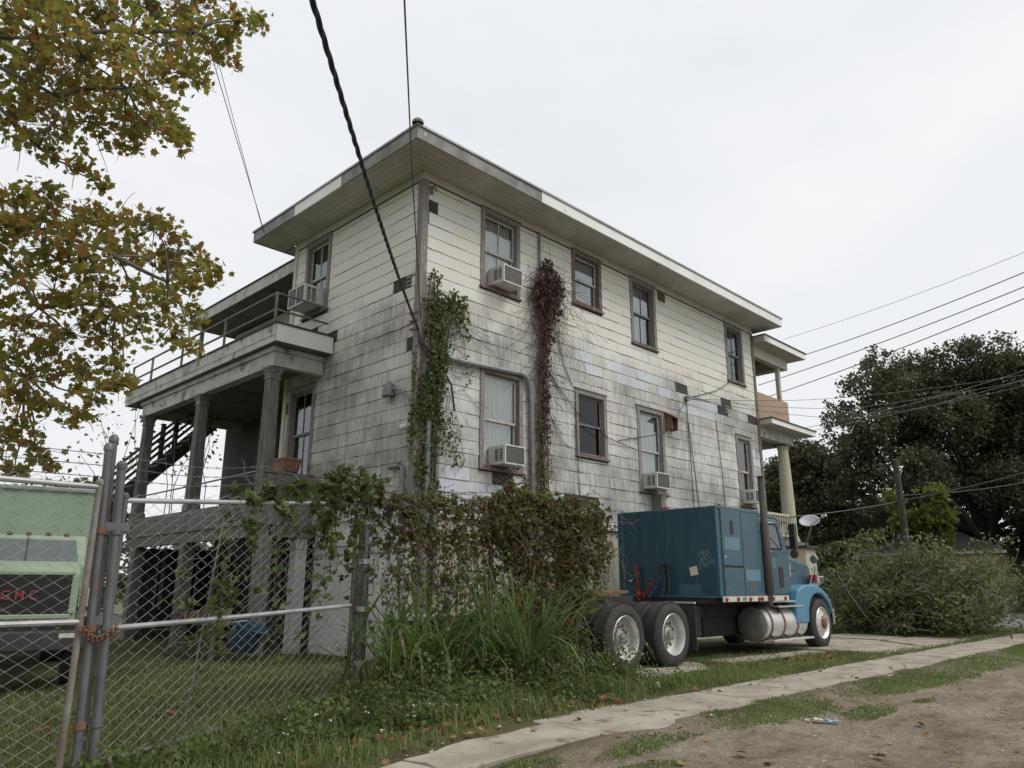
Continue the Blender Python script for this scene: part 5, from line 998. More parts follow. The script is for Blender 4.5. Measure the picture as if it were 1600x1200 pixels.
oak('huge live oak with a broad dark crown behind the yellow house', o1, 4.6, [ck(1450,590,44,2.3,1.5), ck(1380,610,42,2.0,1.4), ck(1530,575,43,2.4,1.7), ck(1590,600,42,2.6,1.8), ck(1340,670,41,1.8,1.3), ck(1400,680,44,2.2,1.6), ck(1480,660,42,2.6,1.9), ck(1560,680,44,2.6,2.0), ck(1620,680,42,2.8,2.2), ck(1660,590,43,2.6,2.0), ck(1700,720,42,3,2.4),
    ck(1345,720,42,1.8,1.3), ck(1420,740,40,2.2,1.4), ck(1500,745,44,2.4,1.6), ck(1580,760,41,2.4,1.6), ck(1330,770,43,1.5,1.0), ck(1460,800,45,2.0,1.1), ck(1400,800,46,1.8,1.0), ck(1640,790,42,2.5,1.6), ck(1360,560,43,1.0,.6), ck(1310,640,42,.9,.6), ck(1600,840,43,1.6,1.0), ck(1430,830,47,1.8,1.0), ck(1370,830,46,1.6,.9), ck(1490,850,47,1.6,.9), ck(1640,850,44,2,1.2), ck(1575,640,45,2.2,1.6), ck(1440,640,45,2.2,1.6)], 125000, .22, tr=.55)
o2 = at(1262, 930, 47); o2[2] = -.2
oak('rounded dark oak behind the fluted porch column', o2, 3.6, [ck(1262,730,47,2.2,1.5), ck(1290,760,46,2.0,1.3), ck(1225,760,48,2.4,1.6), ck(1265,790,47,2.6,1.5), ck(1300,820,46,1.9,1.1), ck(1220,830,48,2.2,1.3), ck(1180,800,50,2.4,1.6), ck(1260,845,46,2.0,1.0), ck(1245,705,47,1.0,.7)], 46000, .23)
o3 = at(1390, 935, 58); o3[2] = -.2
oak('shadowed oak in the gap between the two larger oaks', o3, 3.5, [ck(1350,820,58,2.6,1.6), ck(1400,840,60,3.0,1.6), ck(1450,850,58,2.8,1.6), ck(1330,860,60,2.4,1.3), ck(1500,830,60,2.6,1.5), ck(1390,790,58,1.8,1.0)], 30000, .27)
o4 = at(1440, 905, 27); o4[2] = -.1
oak('slim young tree with yellow-green leaves beside the utility pole', o4, 1.6, [ck(1465,775,27,.28,.45), ck(1470,815,27,.42,.55), ck(1440,810,27,.36,.45), ck(1420,820,27.3,.38,.4), ck(1395,780,27.2,.26,.4), ck(1400,815,27,.25,.3), ck(1450,850,27,.5,.4), ck(1478,850,26.8,.25,.4)], 2600, .20, 'young', 'young_tree', tr=.07)
o5 = at(1300, 930, 27); o5[2] = 0
oak('bright green bush between the semi truck and the brush heap', o5, .5, [ck(1295,880,26,.6,.5), ck(1315,860,26,.4,.35), ck(1290,905,26,.7,.5), ck(1345,845,26,.45,.22), ck(1370,835,26,.3,.15)], 2600, .15, 'weed', 'leafy_bush', tr=.05)
o6 = at(140, 860, 24); o6[2] = -.1
oak('thin scrubby tree behind the gate posts left of the porch', o6, 1.6, [ck(130,800,24,1.0,1.2), ck(160,840,24.5,1.1,1.0), ck(110,850,23.5,1.0,1.0), ck(165,770,24,.7,.8), ck(100,780,24,.8,.9), ck(60,800,24,1.2,1.0)], 4200, .19, 'weed', 'scrub_tree', tr=.1)
# thin shoots standing up beside the porch
mm = MB(); ps = []
for k in range(16):
    b = at(random.uniform(150,330), 760, 20.5); e = b+np.array([random.uniform(-.6,.6), random.uniform(-.6,.6), random.uniform(.8,2.4)]); mm.tube([tuple(b-np.array([0,0,3.2])), tuple(b), tuple((b+e)/2+rng.normal(size=3)*.1), tuple(e)], [.02,.012,.009,.005], 4); ps.append(e+rng.normal(size=(10,3))*.22); ps.append((b+e)/2+rng.normal(size=(5,3))*.25)
sh = thing('sapling_shoots', 'bare leggy shoots with few leaves sticking up behind the porch columns', 'shrub', tuple(at(240,760,20.5)*np.array([1,1,0]))); tag(mm.build('stems', MT['paletwig'], sh), kind='stuff'); leaves('leaves', LM['weed'], OVAL, np.concatenate(ps), .15, sh, kind='stuff')

# ------------------------------------------------------------------ vines on the house
def vine(name, label, stems, clouds, lmat, leafsize, smat='vinestem', tmpl=HEART, out=(0,-1,0), tangle=()):
    t = thing(name, label, 'vine', tuple(stems[0][0])); mm = MB()
    for s_ in stems: mm.tube([Vector(p_) for p_ in s_], .014, 5)
    for c, r_, n, ln in tangle:
        for q in range(n):
            a = np.array(c)+rng.normal(size=3)*np.array(r_)*.55; a[1] = min(a[1], -.04); pts = [a]
            d = rng.normal(size=3); d[2] -= .8
            for k in range(5): d = d*.7+rng.normal(size=3)*.5; d[2] -= .25; nx_ = pts[-1]+d*ln/5; nx_[1] = min(nx_[1], -.035); pts.append(nx_)
            mm.tube([tuple(p_) for p_ in pts], .0042, 3, cap=False)
    tag(mm.build('stems', MT[smat], t), kind='stuff'); P_ = []
    for c, r_, n in clouds: P_.append(ball_pts(c, r_, n, .5))
    P_ = np.concatenate(P_); P_[:,1] = np.minimum(P_[:,1], -.04); nn = rng.normal(size=P_.shape)*.6+np.array(out)
    leaves('foliage', LM[lmat], tmpl, P_, leafsize, t, nrm=nn, kind='stuff'); return t
vine('climbing_vine', 'green creeper climbing the house corner up to the upper storey', [[(.25,-.1,0), (.3,-.1,2.5), (.4,-.1,5.0), (.35,-.1,7.2)], [(.5,-.1,0), (.3,-.12,3), (.7,-.1,6.5), (1.0,-.1,6.9)], [(.05,-.1,2.0), (.02,-.1,5.2), (.2,-.08,7.3)]],
     [((.25,-.15,7.05),(.18,.10,.35),83), ((.35,-.18,6.6),(.38,.16,.35),306), ((.75,-.2,6.75),(.36,.16,.30),279), ((.95,-.16,6.5),(.22,.12,.28),120), ((.35,-.2,6.1),(.36,.18,.45),390), ((.38,-.2,5.6),(.34,.16,.45),399), ((.32,-.18,5.1),(.32,.15,.42),353), ((.28,-.16,4.6),(.30,.13,.42),223), ((.5,-.12,4.2),(.45,.12,.45),158), ((.3,-.12,3.8),(.35,.12,.4),176), ((.12,-.1,3.4),(.2,.1,.45),158), ((.05,-.1,4.6),(.12,.1,.7),158), ((.3,-.12,3.0),(.35,.12,.35),148), ((1.1,-.1,6.2),(.2,.08,.25),24), ((1.25,-.08,5.5),(.2,.05,.4),20), ((-.12,-.05,4.2),(.10,.14,.7),120), ((-.1,.02,5.2),(.06,.08,.5),46), ((.9,-.08,3.9),(.3,.05,.6),55)],
     'vinegreen', .058, tangle=[((.4,-.1,5.2),(.35,.08,1.2),30,.8), ((.9,-.08,6.3),(.3,.05,.4),14,.7)])
vine('dead_vine', 'brown withered vine bunched at the top of the conduit, green near its foot', [[(3.3,-.12,0), (3.35,-.12,3), (3.42,-.12,6), (3.5,-.14,8.3)], [(3.55,-.12,2.6), (3.52,-.12,5), (3.55,-.14,7.9)], [(3.2,-.12,2.8), (3.3,-.12,5.2), (3.4,-.14,7.6)]],
     [((3.55,-.25,7.9),(.46,.22,.48),900), ((3.3,-.2,7.6),(.3,.15,.4),120), ((3.5,-.2,8.4),(.22,.14,.22),120), ((3.6,-.2,7.4),(.35,.18,.35),260), ((3.5,-.16,6.8),(.24,.12,.5),170), ((3.47,-.15,6.1),(.17,.10,.5),130), ((3.45,-.14,5.4),(.15,.10,.5),110), ((3.42,-.14,4.7),(.15,.10,.5),80)], 'brownvine', .07, tangle=[((3.55,-.2,7.9),(.45,.2,.5),200,.7), ((3.5,-.14,7.1),(.40,.10,.4),46,.75), ((3.48,-.12,6.2),(.16,.08,.6),60,.55), ((3.45,-.12,5.2),(.13,.08,.6),60,.5), ((3.4,-.1,4.2),(.13,.08,.6),40,.45)])
vine('climbing_vine', 'narrow dark green creeper at the foot of the brown withered vine', [[(3.3,-.14,0), (3.35,-.14,2.5), (3.4,-.14,4.9)]], [((3.35,-.16,3.0),(.26,.14,.5),230), ((3.38,-.16,3.7),(.22,.12,.5),190), ((3.4,-.14,4.4),(.18,.10,.5),110), ((3.42,-.12,5.1),(.14,.08,.4),40)], 'fencevine', .055)
# vines smothering the fence
def fencevine(name, label, blobs, n_hang, lm='fencevine', size=.085):
    t = thing(name, label, 'vine', (blobs[0][0][0], blobs[0][0][1], 0)); P_ = []; mm = MB()
    for c, r_, n in blobs:
        for q in ball_pts(c, r_, max(3, n//9), .6): P_.append(ball_pts(q, (.07,.07,.07), 9, .7))
        for q in range(max(3, n//40)):
            a = np.array(c)+rng.normal(size=3)*np.array(r_)*.5; pts = [a]; d = rng.normal(size=3)*.6
            for k in range(5): d = d*.6+rng.normal(size=3)*.5; d[2] -= .15; pts.append(pts[-1]+d*.12)
            mm.tube([tuple(p_) for p_ in pts], .005, 3, cap=False)
    for q in range(n_hang):
        c, r_, n = random.choice(blobs); a = np.array(c)+rng.normal(size=3)*np.array(r_)*.4; ln = random.uniform(.4,1.4); pts = [tuple(a)]
        for k in range(6): a = a+np.array([random.uniform(-.05,.05), random.uniform(-.04,.04), -ln/6]); pts.append(tuple(a)); P_.append(a+rng.normal(size=(4,3))*.05)
        mm.tube(pts, .005, 3, cap=False)
    tag(mm.build('stems', MT['vinestem'], t), kind='stuff'); P_ = np.concatenate(P_); leaves('foliage', LM[lm], HEART, P_, size, t, .2, kind='stuff'); return t
bl = []
for i in range(34):
    f = i/33; x = -.55+1.6*f; y = -2.75-.27*f; dx_ = random.gauss(0,.07); bl.append(((x+dx_,y-.05+random.gauss(0,.05),2.42+.16*math.sin(i*.9)+random.gauss(0,.05)),(.24,.20,.20),130)); bl.append(((x+random.gauss(0,.1),y-.05+random.gauss(0,.05),2.05+random.gauss(0,.1)),(.22,.15,.26),120)); 
    if f > .1: bl.append(((x,y-.02,1.6),(.20,.10,.3),60 if f < .75 else 130)); bl.append(((x,y-.02,1.15),(.20,.09,.3),34 if f < .75 else 95))
for i in range(22): bl.append(((1.0+.75*random.random(),-3.0+random.gauss(0,.06),1.5+1.1*random.random()**.6),(.2,.16,.24),70))
for i in range(6): bl.append(((-.35+i*.1,-2.75,2.72+.05*math.sin(i)),(.22,.18,.16),60))
fencevine('fence_vine', 'thick mound of brown-green vine over the fence end beside the truck', bl, 110, size=.056)
bl = []
for i in range(16): f = i/15; bl.append(((-2.5+1.9*f,-2.4-.31*f,2.42+.06*math.sin(i)),(.24,.16,.17),80)); bl.append(((-2.3+1.7*f,-2.45-.27*f,2.0),(.25,.09,.35),75)); bl.append(((-2.2+1.7*f,-2.47-.27*f,1.4),(.25,.08,.4),34))
fencevine('fence_vine', 'sparse vine trailing along the fence rail between the corner post and the mound', bl, 70, size=.058)
bl = [((-2.75,-2.42,2.62),(.36,.22,.2),260), ((-3.1,-2.55,2.62),(.38,.22,.2),270), ((-3.4,-2.66,2.5),(.28,.16,.22),120), ((-2.9,-2.5,2.3),(.4,.12,.3),110), ((-2.45,-2.36,2.5),(.2,.14,.2),60), ((-3.75,-2.75,2.35),(.4,.12,.2),60), ((-3.2,-2.6,1.9),(.5,.06,.4),80), ((-3.9,-2.82,2.42),(.35,.14,.16),130), ((-3.5,-2.7,2.1),(.4,.10,.3),110), ((-2.8,-2.5,1.6),(.4,.06,.5),50)]
fencevine('fence_vine', 'fresh green vine heaped on the corner post of the gate', bl, 22, 'young' if False else 'vinegreen', .07)
bl = [((-4.35,-2.98,2.32),(.32,.14,.16),110), ((-4.65,-3.08,2.28),(.22,.12,.14),60), ((-4.1,-2.9,2.1),(.22,.08,.25),36), ((-4.55,-3.05,1.8),(.3,.05,.3),14), ((-4.75,-3.12,1.2),(.4,.04,.4),10), ((-5.1,-3.25,1.5),(.5,.04,.5),12), ((-5.4,-3.38,1.1),(.4,.03,.4),8)]
fencevine('fence_vine', 'small leafy vine clump on the top rail in the middle of the gate', bl, 8, 'vinegreen', .075)
# ------------------------------------------------------------------ grasses and weeds
def blades(name, mat, pos, h, wd, lean, kind='stuff', parent=None):
    n = len(pos); g = rng.uniform(0, 2*math.pi, n); d = np.stack([np.cos(g), np.sin(g), 0*g], 1); s_ = np.stack([-np.sin(g), np.cos(g), 0*g], 1); hh = (np.asarray(h)*rng.uniform(.5,1.3,n))[:,None]; ww = wd*rng.uniform(.7,1.3,n)[:,None]; le = rng.uniform(.1,1,n)[:,None]*lean
    m1 = pos+np.array([0,0,1])*hh*.6+d*hh*le*.35; tip = pos+np.array([0,0,1])*hh*(1-.25*le)+d*hh*le
    vv_ = np.stack([pos-s_*ww, pos+s_*ww, m1+s_*ww*.7, m1-s_*ww*.7, tip], 1)
    return npmesh(name, mat, vv_.reshape(-1,3), [(0,1,2,3), (3,2,4)], 5, parent, kind)
def zs(P_): return np.array([gh(p_[0], p_[1]) for p_ in P_])
def scatter(n, x0, x1, y0, y1, dens):
    P_ = np.stack([rng.uniform(x0,x1,n), rng.uniform(y0,y1,n), np.zeros(n)], 1); keep = np.array([rng.random() < dens(p_[0], p_[1]) for p_ in P_]); P_ = P_[keep]; P_[:,2] = zs(P_)-.005; return P_
def nz2(x, y, s_, o=0): return mn.noise(Vector((x*s_, y*s_, o)))
lawn = scatter(110000, -10.5, .2, -3.7, 3.2, lambda x, y: (1.0 if y < -.5 else .55)*(.75+.5*nz2(x,y,.7)))
tag(blades('lawn', LM['lawn'], lawn, .07, .008, 1.0), 'mown grass of the yard behind the gate', 'grass')
PATCH = [(7.6,-6.85,5.2,.42), (3.6,-6.8,1.5,.34), (-.1,-6.72,1.25,.36), (.9,-7.35,.55,.20), (-2.6,-6.75,.7,.16), (-4.1,-6.5,.6,.2), (-3.4,-7.2,.5,.16), (-4.9,-6.9,.5,.2), (2.2,-7.5,.3,.1), (14,-6.75,3,.4)]
def vd(x, y):                               # verge: between fence, truck and sidewalk, and patches on the road side
    d = .0; e = .45*nz2(x, y, 1.6, 3)+.3*nz2(x, y, 4.5, 5)
    if -5.35+.12*nz2(x,y,2,1) < y < -2.9: d = (.30 if y > -4.9 else .5)*sstep(-.5,.3,e+.1) if x < 1 else .8*sstep(-.5, .2, e+.15)
    if x > 1 and y > -3.9: d *= .3
    if 1.0 < x < 3.8 and y > -4.15: d *= .15
    if x > 8.2 and -5.1 < y < -1.5: d = .0 if x < 14.4 else .9
    if x > 14.3 and y > -4.8: d = .95
    if y < -6.15:
        for cx, cy, rx, ry in PATCH:
            q = 1-((x-cx)/rx)**2-((y-cy)/ry)**2; d = max(d, .6*sstep(-.6, .9, q+e*1.6))
    return max(0, d)
v1 = scatter(90000, -6.5, 4.5, -7.9, -2.9, vd); v2 = scatter(80000, 4.5, 21.5, -7.6, -.6, vd)
v3 = [scatter(int(min(34000, 9000*rx*ry*3)), cx-rx*1.2, cx+rx*1.2, cy-ry*1.3, cy+ry*1.3, vd) for cx, cy, rx, ry in PATCH]
vg = np.concatenate([v1, v2]+v3); low = vg[:,1] < -6.1
tag(blades('verge_grass', LM['verge'], vg[~low], .085, .006, .9), 'patchy grass between the fence, the truck and the sidewalk', 'grass'); tag(blades('roadside_grass', LM['verge'], vg[low], .034, .007, 1.1), 'short grass patches between the sidewalk and the bare dirt', 'grass')
# weeds along the fence foot
P_ = []; S_ = []
for k in range(520):
    x = random.uniform(-6.2, 1.0); yb = -3.35-.42*(x+6)/8; y = random.uniform(yb-1.25, yb+.35) if x > -4.5 else random.uniform(-4.5,-3.9)
    if y < -5.2: continue
    near = 1-abs(y-(yb-.3))/1.4; h = (random.uniform(.06,.30) if random.random() < .75 else random.uniform(.3,.6))*max(.35, near)*(1.25 if x > -3.6 else .6)
    z = gh(x, y); n = int(46+random.random()*34); q = np.array([x,y,z+h*.5])+rng.normal(size=(n,3))*np.array([.13,.13,h*.36]); q[:,2] = np.maximum(q[:,2], z+.01); P_.append(q)
P_ = np.concatenate(P_); wd_ = leaves('weeds', LM['weed'], OVAL, P_, .052*rng.uniform(.6,1.5,len(P_)), None, .4, kind='stuff'); tag(wd_, 'low leafy weeds growing along the foot of the fence', 'weeds')
fl_ = []
for k in range(130):
    x = min(random.gauss(-.1,.7), 1.15); y = random.gauss(-3.6,.32); z = gh(x,y)+random.uniform(.2,.55)*(1 if abs(y+3.4) < .5 else .6); fl_.append((x,y,z))
for k in range(40): x = random.uniform(-5,-1); y = random.uniform(-4.9,-3.8); fl_.append((x,y,gh(x,y)+random.uniform(.08,.25)))
fl_ = np.array(fl_); fo = np.concatenate([fl_+np.array([math.cos(a)*.012, math.sin(a)*.012, 0]) for a in (0,1.25,2.5,3.77,5.0)]); f1 = leaves('wildflowers', LM['flower'], OVAL, fo, .026, None, 2.0, kind='stuff'); tag(f1, 'tiny white wildflowers in the weeds by the rear wheels', 'flowers')
mm = MB()
for p_ in fl_: mm.tube([(p_[0],p_[1],gh(p_[0],p_[1])), ((p_[0])+.02,p_[1]+.01,p_[2]*.6), tuple(p_)], .003, 3, cap=False)
st_ = mm.build('flower_stems', LM['weed']); tag(st_, 'thin stems carrying the white wildflowers', 'flowers', None, 'stuff')
P_ = []
for k in range(150):
    x = min(random.gauss(-.1,.75), 1.2-random.random()*.4); y = random.gauss(-3.5,.3); h = random.uniform(.2,.55); z = gh(x,y); P_.append(np.array([x,y,z+h*.55])+rng.normal(size=(24,3))*np.array([.10,.10,h*.3]))
P_ = np.concatenate(P_); P_[:,2] = np.maximum(P_[:,2], .02); tag(leaves('flowering_weeds', LM['weed'], OVAL, P_, .042, None, .4, kind='stuff'), 'bushy weeds below the white wildflowers beside the truck wheel', 'weeds')
def clump(label, c, n, hmin, hmax, spread, seed):
    rr = random.Random(seed); t = thing('tall_grass_clump', label, 'grass', (c[0],c[1],0), 'tall grass clumps at the fence'); 
    for nm, mt_, cnt, dr in (('blades', 'tallgrass', n, 1.0), ('dry_blades', 'deadgrass', n//3, 1.7)):
        mm = MB()
        for k in range(cnt):
            g = rr.uniform(0, 2*math.pi); b = Vector((c[0]+rr.gauss(0,.16)*spread, c[1]+rr.gauss(0,.13)*spread, gh(*c))); L_ = rr.uniform(hmin,hmax)*(.75 if dr > 1 else 1); lean = rr.uniform(.35,1.5)*dr; d = Vector((math.cos(g), math.sin(g), 0)); sd_ = Vector((-math.sin(g), math.cos(g), 0)); w_ = rr.uniform(.009,.025); pts = []; ang = R(88)-lean*.35; p_ = b.copy(); N_ = 8
            for i in range(N_+1):
                f = i/N_; ww = w_*(1-.15*f)*(1-f**3)+.001; pts.append((p_-sd_*ww, p_+d*.004, p_+sd_*ww)); ang -= lean*(.08+.42*f*f)*1.05; p_ = p_+(d*math.cos(ang)+Vector((0,0,1))*math.sin(ang))*(L_/N_)
                if p_.z < .03: p_.z = .03
            o_ = len(mm.v)
            for a, m_, e in pts: mm.v += [tuple(a), tuple(m_), tuple(e)]
            for i in range(N_): mm.f += [(o_+3*i, o_+3*i+1, o_+3*i+4, o_+3*i+3), (o_+3*i+1, o_+3*i+2, o_+3*i+5, o_+3*i+4)]
        tag(mm.build(nm, LM[mt_], t, smooth=True, sharp=0), kind='stuff')
clump('tall arching grass clump standing in front of the corner fence post', (-2.05,-2.95), 210, 1.0, 2.3, 2.0, 3)
clump('tall arching grass clump in front of the vine mound, nearer the truck', (-.72,-3.25), 250, 1.1, 2.5, 1.9, 8)
wb_ = scatter(9000, -6.2, .9, -5.2, -2.9, lambda x, y: sstep(-.35, .35, nz2(x,y,1.1,4))); tag(blades('weedy_grass', LM['verge'], wb_, .22, .006, 1.1), 'long loose grass among the weeds at the fence', 'grass')
# fallen leaves
def fallen(n, fn): return np.array([fn() for _ in range(n)])
def f_any():
    u = random.random()
    if u < .35: x, y = random.uniform(-8,-1.5), random.uniform(-5.6,-.2)
    elif u < .6: x, y = random.uniform(-4,7), random.gauss(-5.15,.25)
    elif u < .85: x, y = random.uniform(2.5,8), random.gauss(-4.5,.35)
    else: x, y = random.uniform(-7,6), random.uniform(-9.5,-5.5)
    return (x, y, gh(x,y)+.02+(.03 if -6.3 < y < -5.3 else 0))
tag(leaves('fallen_leaves', LM['fallen'], LOBE, fallen(420, f_any), .085, None, 2.2, kind='stuff'), 'dry brown leaves scattered over grass and sidewalk', 'leaves')
def f_line(): x = random.uniform(-5.2,-1); y = -4.75-.10*(x+5)+random.gauss(0,.16); return (x, y, gh(x,y)+.03)
tag(leaves('leaf_litter', LM['fallen'], LOBE, fallen(170, f_line), .10, None, 1.2, kind='stuff'), 'rust-brown leaf litter along the weedy edge of the sidewalk', 'leaves')
def f_drive(): x = random.uniform(3.2,8.2); y = -4.35-.02*x+random.gauss(0,.2); return (x, y, gh(x,y)+.03)
tag(leaves('leaf_litter', LM['fallen'], LOBE, fallen(260, f_drive), .075, None, .8, kind='stuff'), 'rust-brown leaf litter in the grass strip beside the truck', 'leaves')
for px, py, w_, lab in [(58,1135,.16,'curled pale-brown leaf lying on the lawn left of the gate posts'), (205,1128,.15,'orange-brown leaf on the lawn right of the gate posts'), (277,1118,.20,'large pale orange leaf on the lawn behind the wide gate'), (170,1180,.20,'big rust-brown leaf at the foot of the gate posts'), (265,1165,.17,'rust-brown leaf lying on the bottom rail of the gate'), (755,1145,.16,'yellow leaf flat on the sidewalk slab'), (1170,1190,.12,'brown leaf on the bare dirt at the bottom of the picture'), (1385,1187,.12,'curled brown leaf on the dirt right of the litter'), (985,1190,.11,'small brown leaf on the dirt below the grass patch')]:
    r_ = ray(px, py); tt = (gh(0,-8)*0-.08-CAM.z)/r_.z; q = CAM+r_*tt; p_ = np.array([[q.x, q.y, gh(q.x,q.y)+.035]])
    o = leaves('fallen_leaf', LM['fallen'] if 'yellow' not in lab else LM['young'], LOBE, p_, w_, None, 3.5); tag(o, lab, 'leaf', 'large single fallen leaves')

# ------------------------------------------------------------------ brush heap, utility pole, dish, wires
bp = thing('brush_heap', 'long heap of cut branches and wilted leaves beside the driveway', 'brush heap', (16.8,-3.1,0)); mm = MB(); m2_ = MB(); P_ = []
for k in range(150):
    a = np.array([random.uniform(14.4,17.9), random.uniform(-4.6,-1.4), random.uniform(0,1.3)]); env = 1-((a[0]-16.1)/2.9)**2
    d = np.array([random.gauss(.5,.8), random.gauss(-.3,.8), random.gauss(.55,.4)]); d /= np.linalg.norm(d); ln = random.uniform(1.2,2.7); e = a+d*ln; e[2] = min(max(e[2], .05), 2.75*max(.5,env)+random.uniform(-.3,.4))
    pts = bough(mm if k % 3 else m2_, Vector(a), Vector(e), random.uniform(.012,.028), .005, .1, 5)
    for q in range(6):
        i = random.randint(1,5); b = pts[i]; dd = Vector((random.gauss(0,1), random.gauss(0,1), random.gauss(.1,.7))).normalized()*random.uniform(.25,.8); bough(mm if q % 2 else m2_, b, b+dd, .008, .003, .15, 4)
        if k % 4: P_.append(np.array(b+dd*.6)+rng.normal(size=(22,3))*.16)
for k in range(260):
    x = random.uniform(14.2,17.9); y = random.uniform(-4.9,-1.2); h = 1.85*max(.2, 1-((x-16.0)/2.7)**2)*max(.3, 1-((y+3.1)/2.2)**2); z = random.random()**.8*h; P_.append(np.array([x,y,z+.1])+rng.normal(size=(17,3))*np.array([.24,.24,.18]))
for k in range(60):
    x = random.uniform(14.4,18.1); y = random.uniform(-4.9,-2.2); h = 2.1*max(.25, 1-((x-16.1)/2.9)**2)*max(.4, 1-((y+3.1)/2.3)**2); b = Vector((x, y, h*random.uniform(.4,.95))); dd = Vector((random.gauss(.4,.8), random.gauss(-.7,.6), random.gauss(.2,.7))).normalized()*random.uniform(.5,1.5); pts = bough(m2_, b, b+dd, .013, .004, .14, 6)
    for q in range(4): i = random.randint(2,6); d2 = Vector((random.gauss(.2,.7), random.gauss(-.4,.6), random.gauss(.1,.6)))*.4; bough(m2_, pts[i], pts[i]+d2, .006, .0025, .15, 4)
for k in range(9):                        # bare forked branches sticking out to the right
    b = Vector((17.6+random.uniform(-.3,.4), -4.3+random.uniform(-.4,.3), .8)); e = b+Vector((random.uniform(.1,1.0), random.uniform(-.9,.1), random.uniform(-.1,1.5))); pts = bough(m2_, b, e, .026, .007, .1, 6)
    for q in range(5): i = random.randint(2,6); dd = Vector((random.gauss(.4,.6), random.gauss(-.3,.6), random.gauss(.3,.4)))*.55; bough(m2_, pts[i], pts[i]+dd, .009, .003, .15, 4)
tag(mm.build('branches', MT['bark'], bp, smooth=True, sharp=0), kind='stuff'); tag(m2_.build('bare_branches', MT['paletwig'], bp, smooth=True, sharp=0), kind='stuff'); P_ = np.concatenate(P_); P_[:,2] = np.maximum(P_[:,2], .03); leaves('foliage', LM['brush'], OVAL, P_, .13, bp, .2, kind='stuff')
ub = Vector((20.35,-1.85,-.2)); ut = Vector((19.15,-2.2,5.55)); mm = MB(); mm.tube([ub, ub.lerp(ut,.5), ut], [.13,.115,.10], 12); up_ = mm.build('utility_pole', MT['bark'], None, smooth=True); tag(up_, 'short leaning wooden utility pole behind the brush heap', 'utility pole')
mm = MB(); mm.bar((19.4,-2.3,4.2), (19.5,-1.9,4.2), .06, .08); mm.build('cross_bracket', MT['bark'], up_)
MT['dish'] = M('dish_grey', (.50,.52,.54), (.44,.46,.48), 4, .5, .03); MT['dishbadge'] = M('dish_print', (.62,.64,.66), (.58,.6,.62), 4, .5, 0)
dc = at(1265,815,22.4); dct = thing('satellite_dish', 'grey oval satellite dish on a slanted mast beside the front porch', 'satellite dish', tuple(dc)); dn = Vector((CAM.x-dc[0], CAM.y-dc[1], 2.6)).normalized(); dn = (dn+Vector((.35,.25,.5))).normalized()
mm = MB(); ax = dn; sa = ax.cross(Vector((0,0,1))).normalized(); sb = sa.cross(ax); nr, ns = 6, 32; mm.v.append(tuple(Vector(dc)-ax*.05))
for i in range(1, nr+1):
    f = i/nr
    for k in range(ns): g = 2*math.pi*k/ns; mm.v.append(tuple(Vector(dc)+sa*math.cos(g)*.30*f+sb*math.sin(g)*.255*f+ax*(.09*f*f-.05)))
for k in range(ns): mm.f.append((0, 1+k, 1+(k+1) % ns))
for i in range(nr-1):
    for k in range(ns): mm.f.append((1+i*ns+k, 1+(i+1)*ns+k, 1+(i+1)*ns+(k+1) % ns, 1+i*ns+(k+1) % ns))
ob = mm.build('reflector', MT['dish'], dct, smooth=True, sharp=0); so2 = ob.modifiers.new('thick', 'SOLIDIFY'); so2.thickness = .012
lnb = Vector(dc)+ax*.42+sa*(-.18)+sb*(-.12); lnb = Vector(at(1288,806,22.1)); mm = MB(); mm.tube([Vector(dc)-sb*.245+ax*.02, lnb], .016, 6); mm.build('feed_arm', MT['pipe'], dct); mm = MB(); mm.lathe(lnb-(lnb-Vector(dc)).normalized()*.0, (Vector(dc)-lnb), [(0,-.06), (.045,-.06), (.045,.05), (.06,.07), (0,.07)], 10); mm.build('receiver', MT['dish'], dct, smooth=True)
mm = MB(); mm.tube([Vector(dc)-ax*.06, Vector(dc)-ax*.16-Vector((0,0,.1)), Vector((14.95,-.6,2.54))], .024, 8); mm.build('mast', MT['pipe'], dct, smooth=True)
def wirething(name, label, pts, r, sag=0, n=20, cat='cable', mat='wire'):
    pts = [Vector(p_) for p_ in pts]; out = []
    for i in range(len(pts)-1):
        for k in range(n+(i == len(pts)-2)): f = k/n; out.append(pts[i].lerp(pts[i+1], f)-Vector((0,0,sag*4*f*(1-f))))
    mm = MB(); mm.tube(out, r, 5); return tag(mm.build(name, MT[mat], None, smooth=True), label, cat)
# twisted service drop
a = Vector((-.06,-.06,6.06)); b = Vector(tuple(at(500,0,5.2))); c = Vector(tuple(at(455,-160,3.9))); mm = None
tw = thing('service_drop', 'thick black twisted power cable running from the sky to the house corner', 'cable', tuple(a))
dirb = (b-a); ext = a+dirb*1.35
for s_ in range(3):
    mm = MB(); pts = []
    n = 260
    for i in range(n+1):
        f = i/n; c0 = a.lerp(ext, f)-Vector((0,0,.55*4*f*(1-f)*.4)); t_ = (ext-a).normalized(); u = t_.orthogonal().normalized(); v_ = t_.cross(u); g = f*38*2*math.pi/2+s_*2*math.pi/3; pts.append(c0+(u*math.cos(g)+v_*math.sin(g))*.0125)
    mm.tube(pts, .0115, 6); mm.build('strand', MT['cable'], tw, smooth=True)
mm = MB()
mm.tube([a, a+Vector((.03,-.04,-.25)), (.4,-.1,5.55), (.75,-.12,5.1), (.85,-.12,4.6)], .022, 6); mm.tube([a, (.05,-.1,5.7), (.3,-.12,5.3), (.5,-.1,4.9)], .016, 6); mm.build('cable_tail', MT['cable'], tw, smooth=True)
wirething('overhead_wire', 'thin black wire running up beside the thick cable past the roof corner', [(-.02,-.08,6.25), tuple(at(643,250,10.5)), tuple(at(632,0,7.0)), tuple(at(628,-160,5.6))], .010)
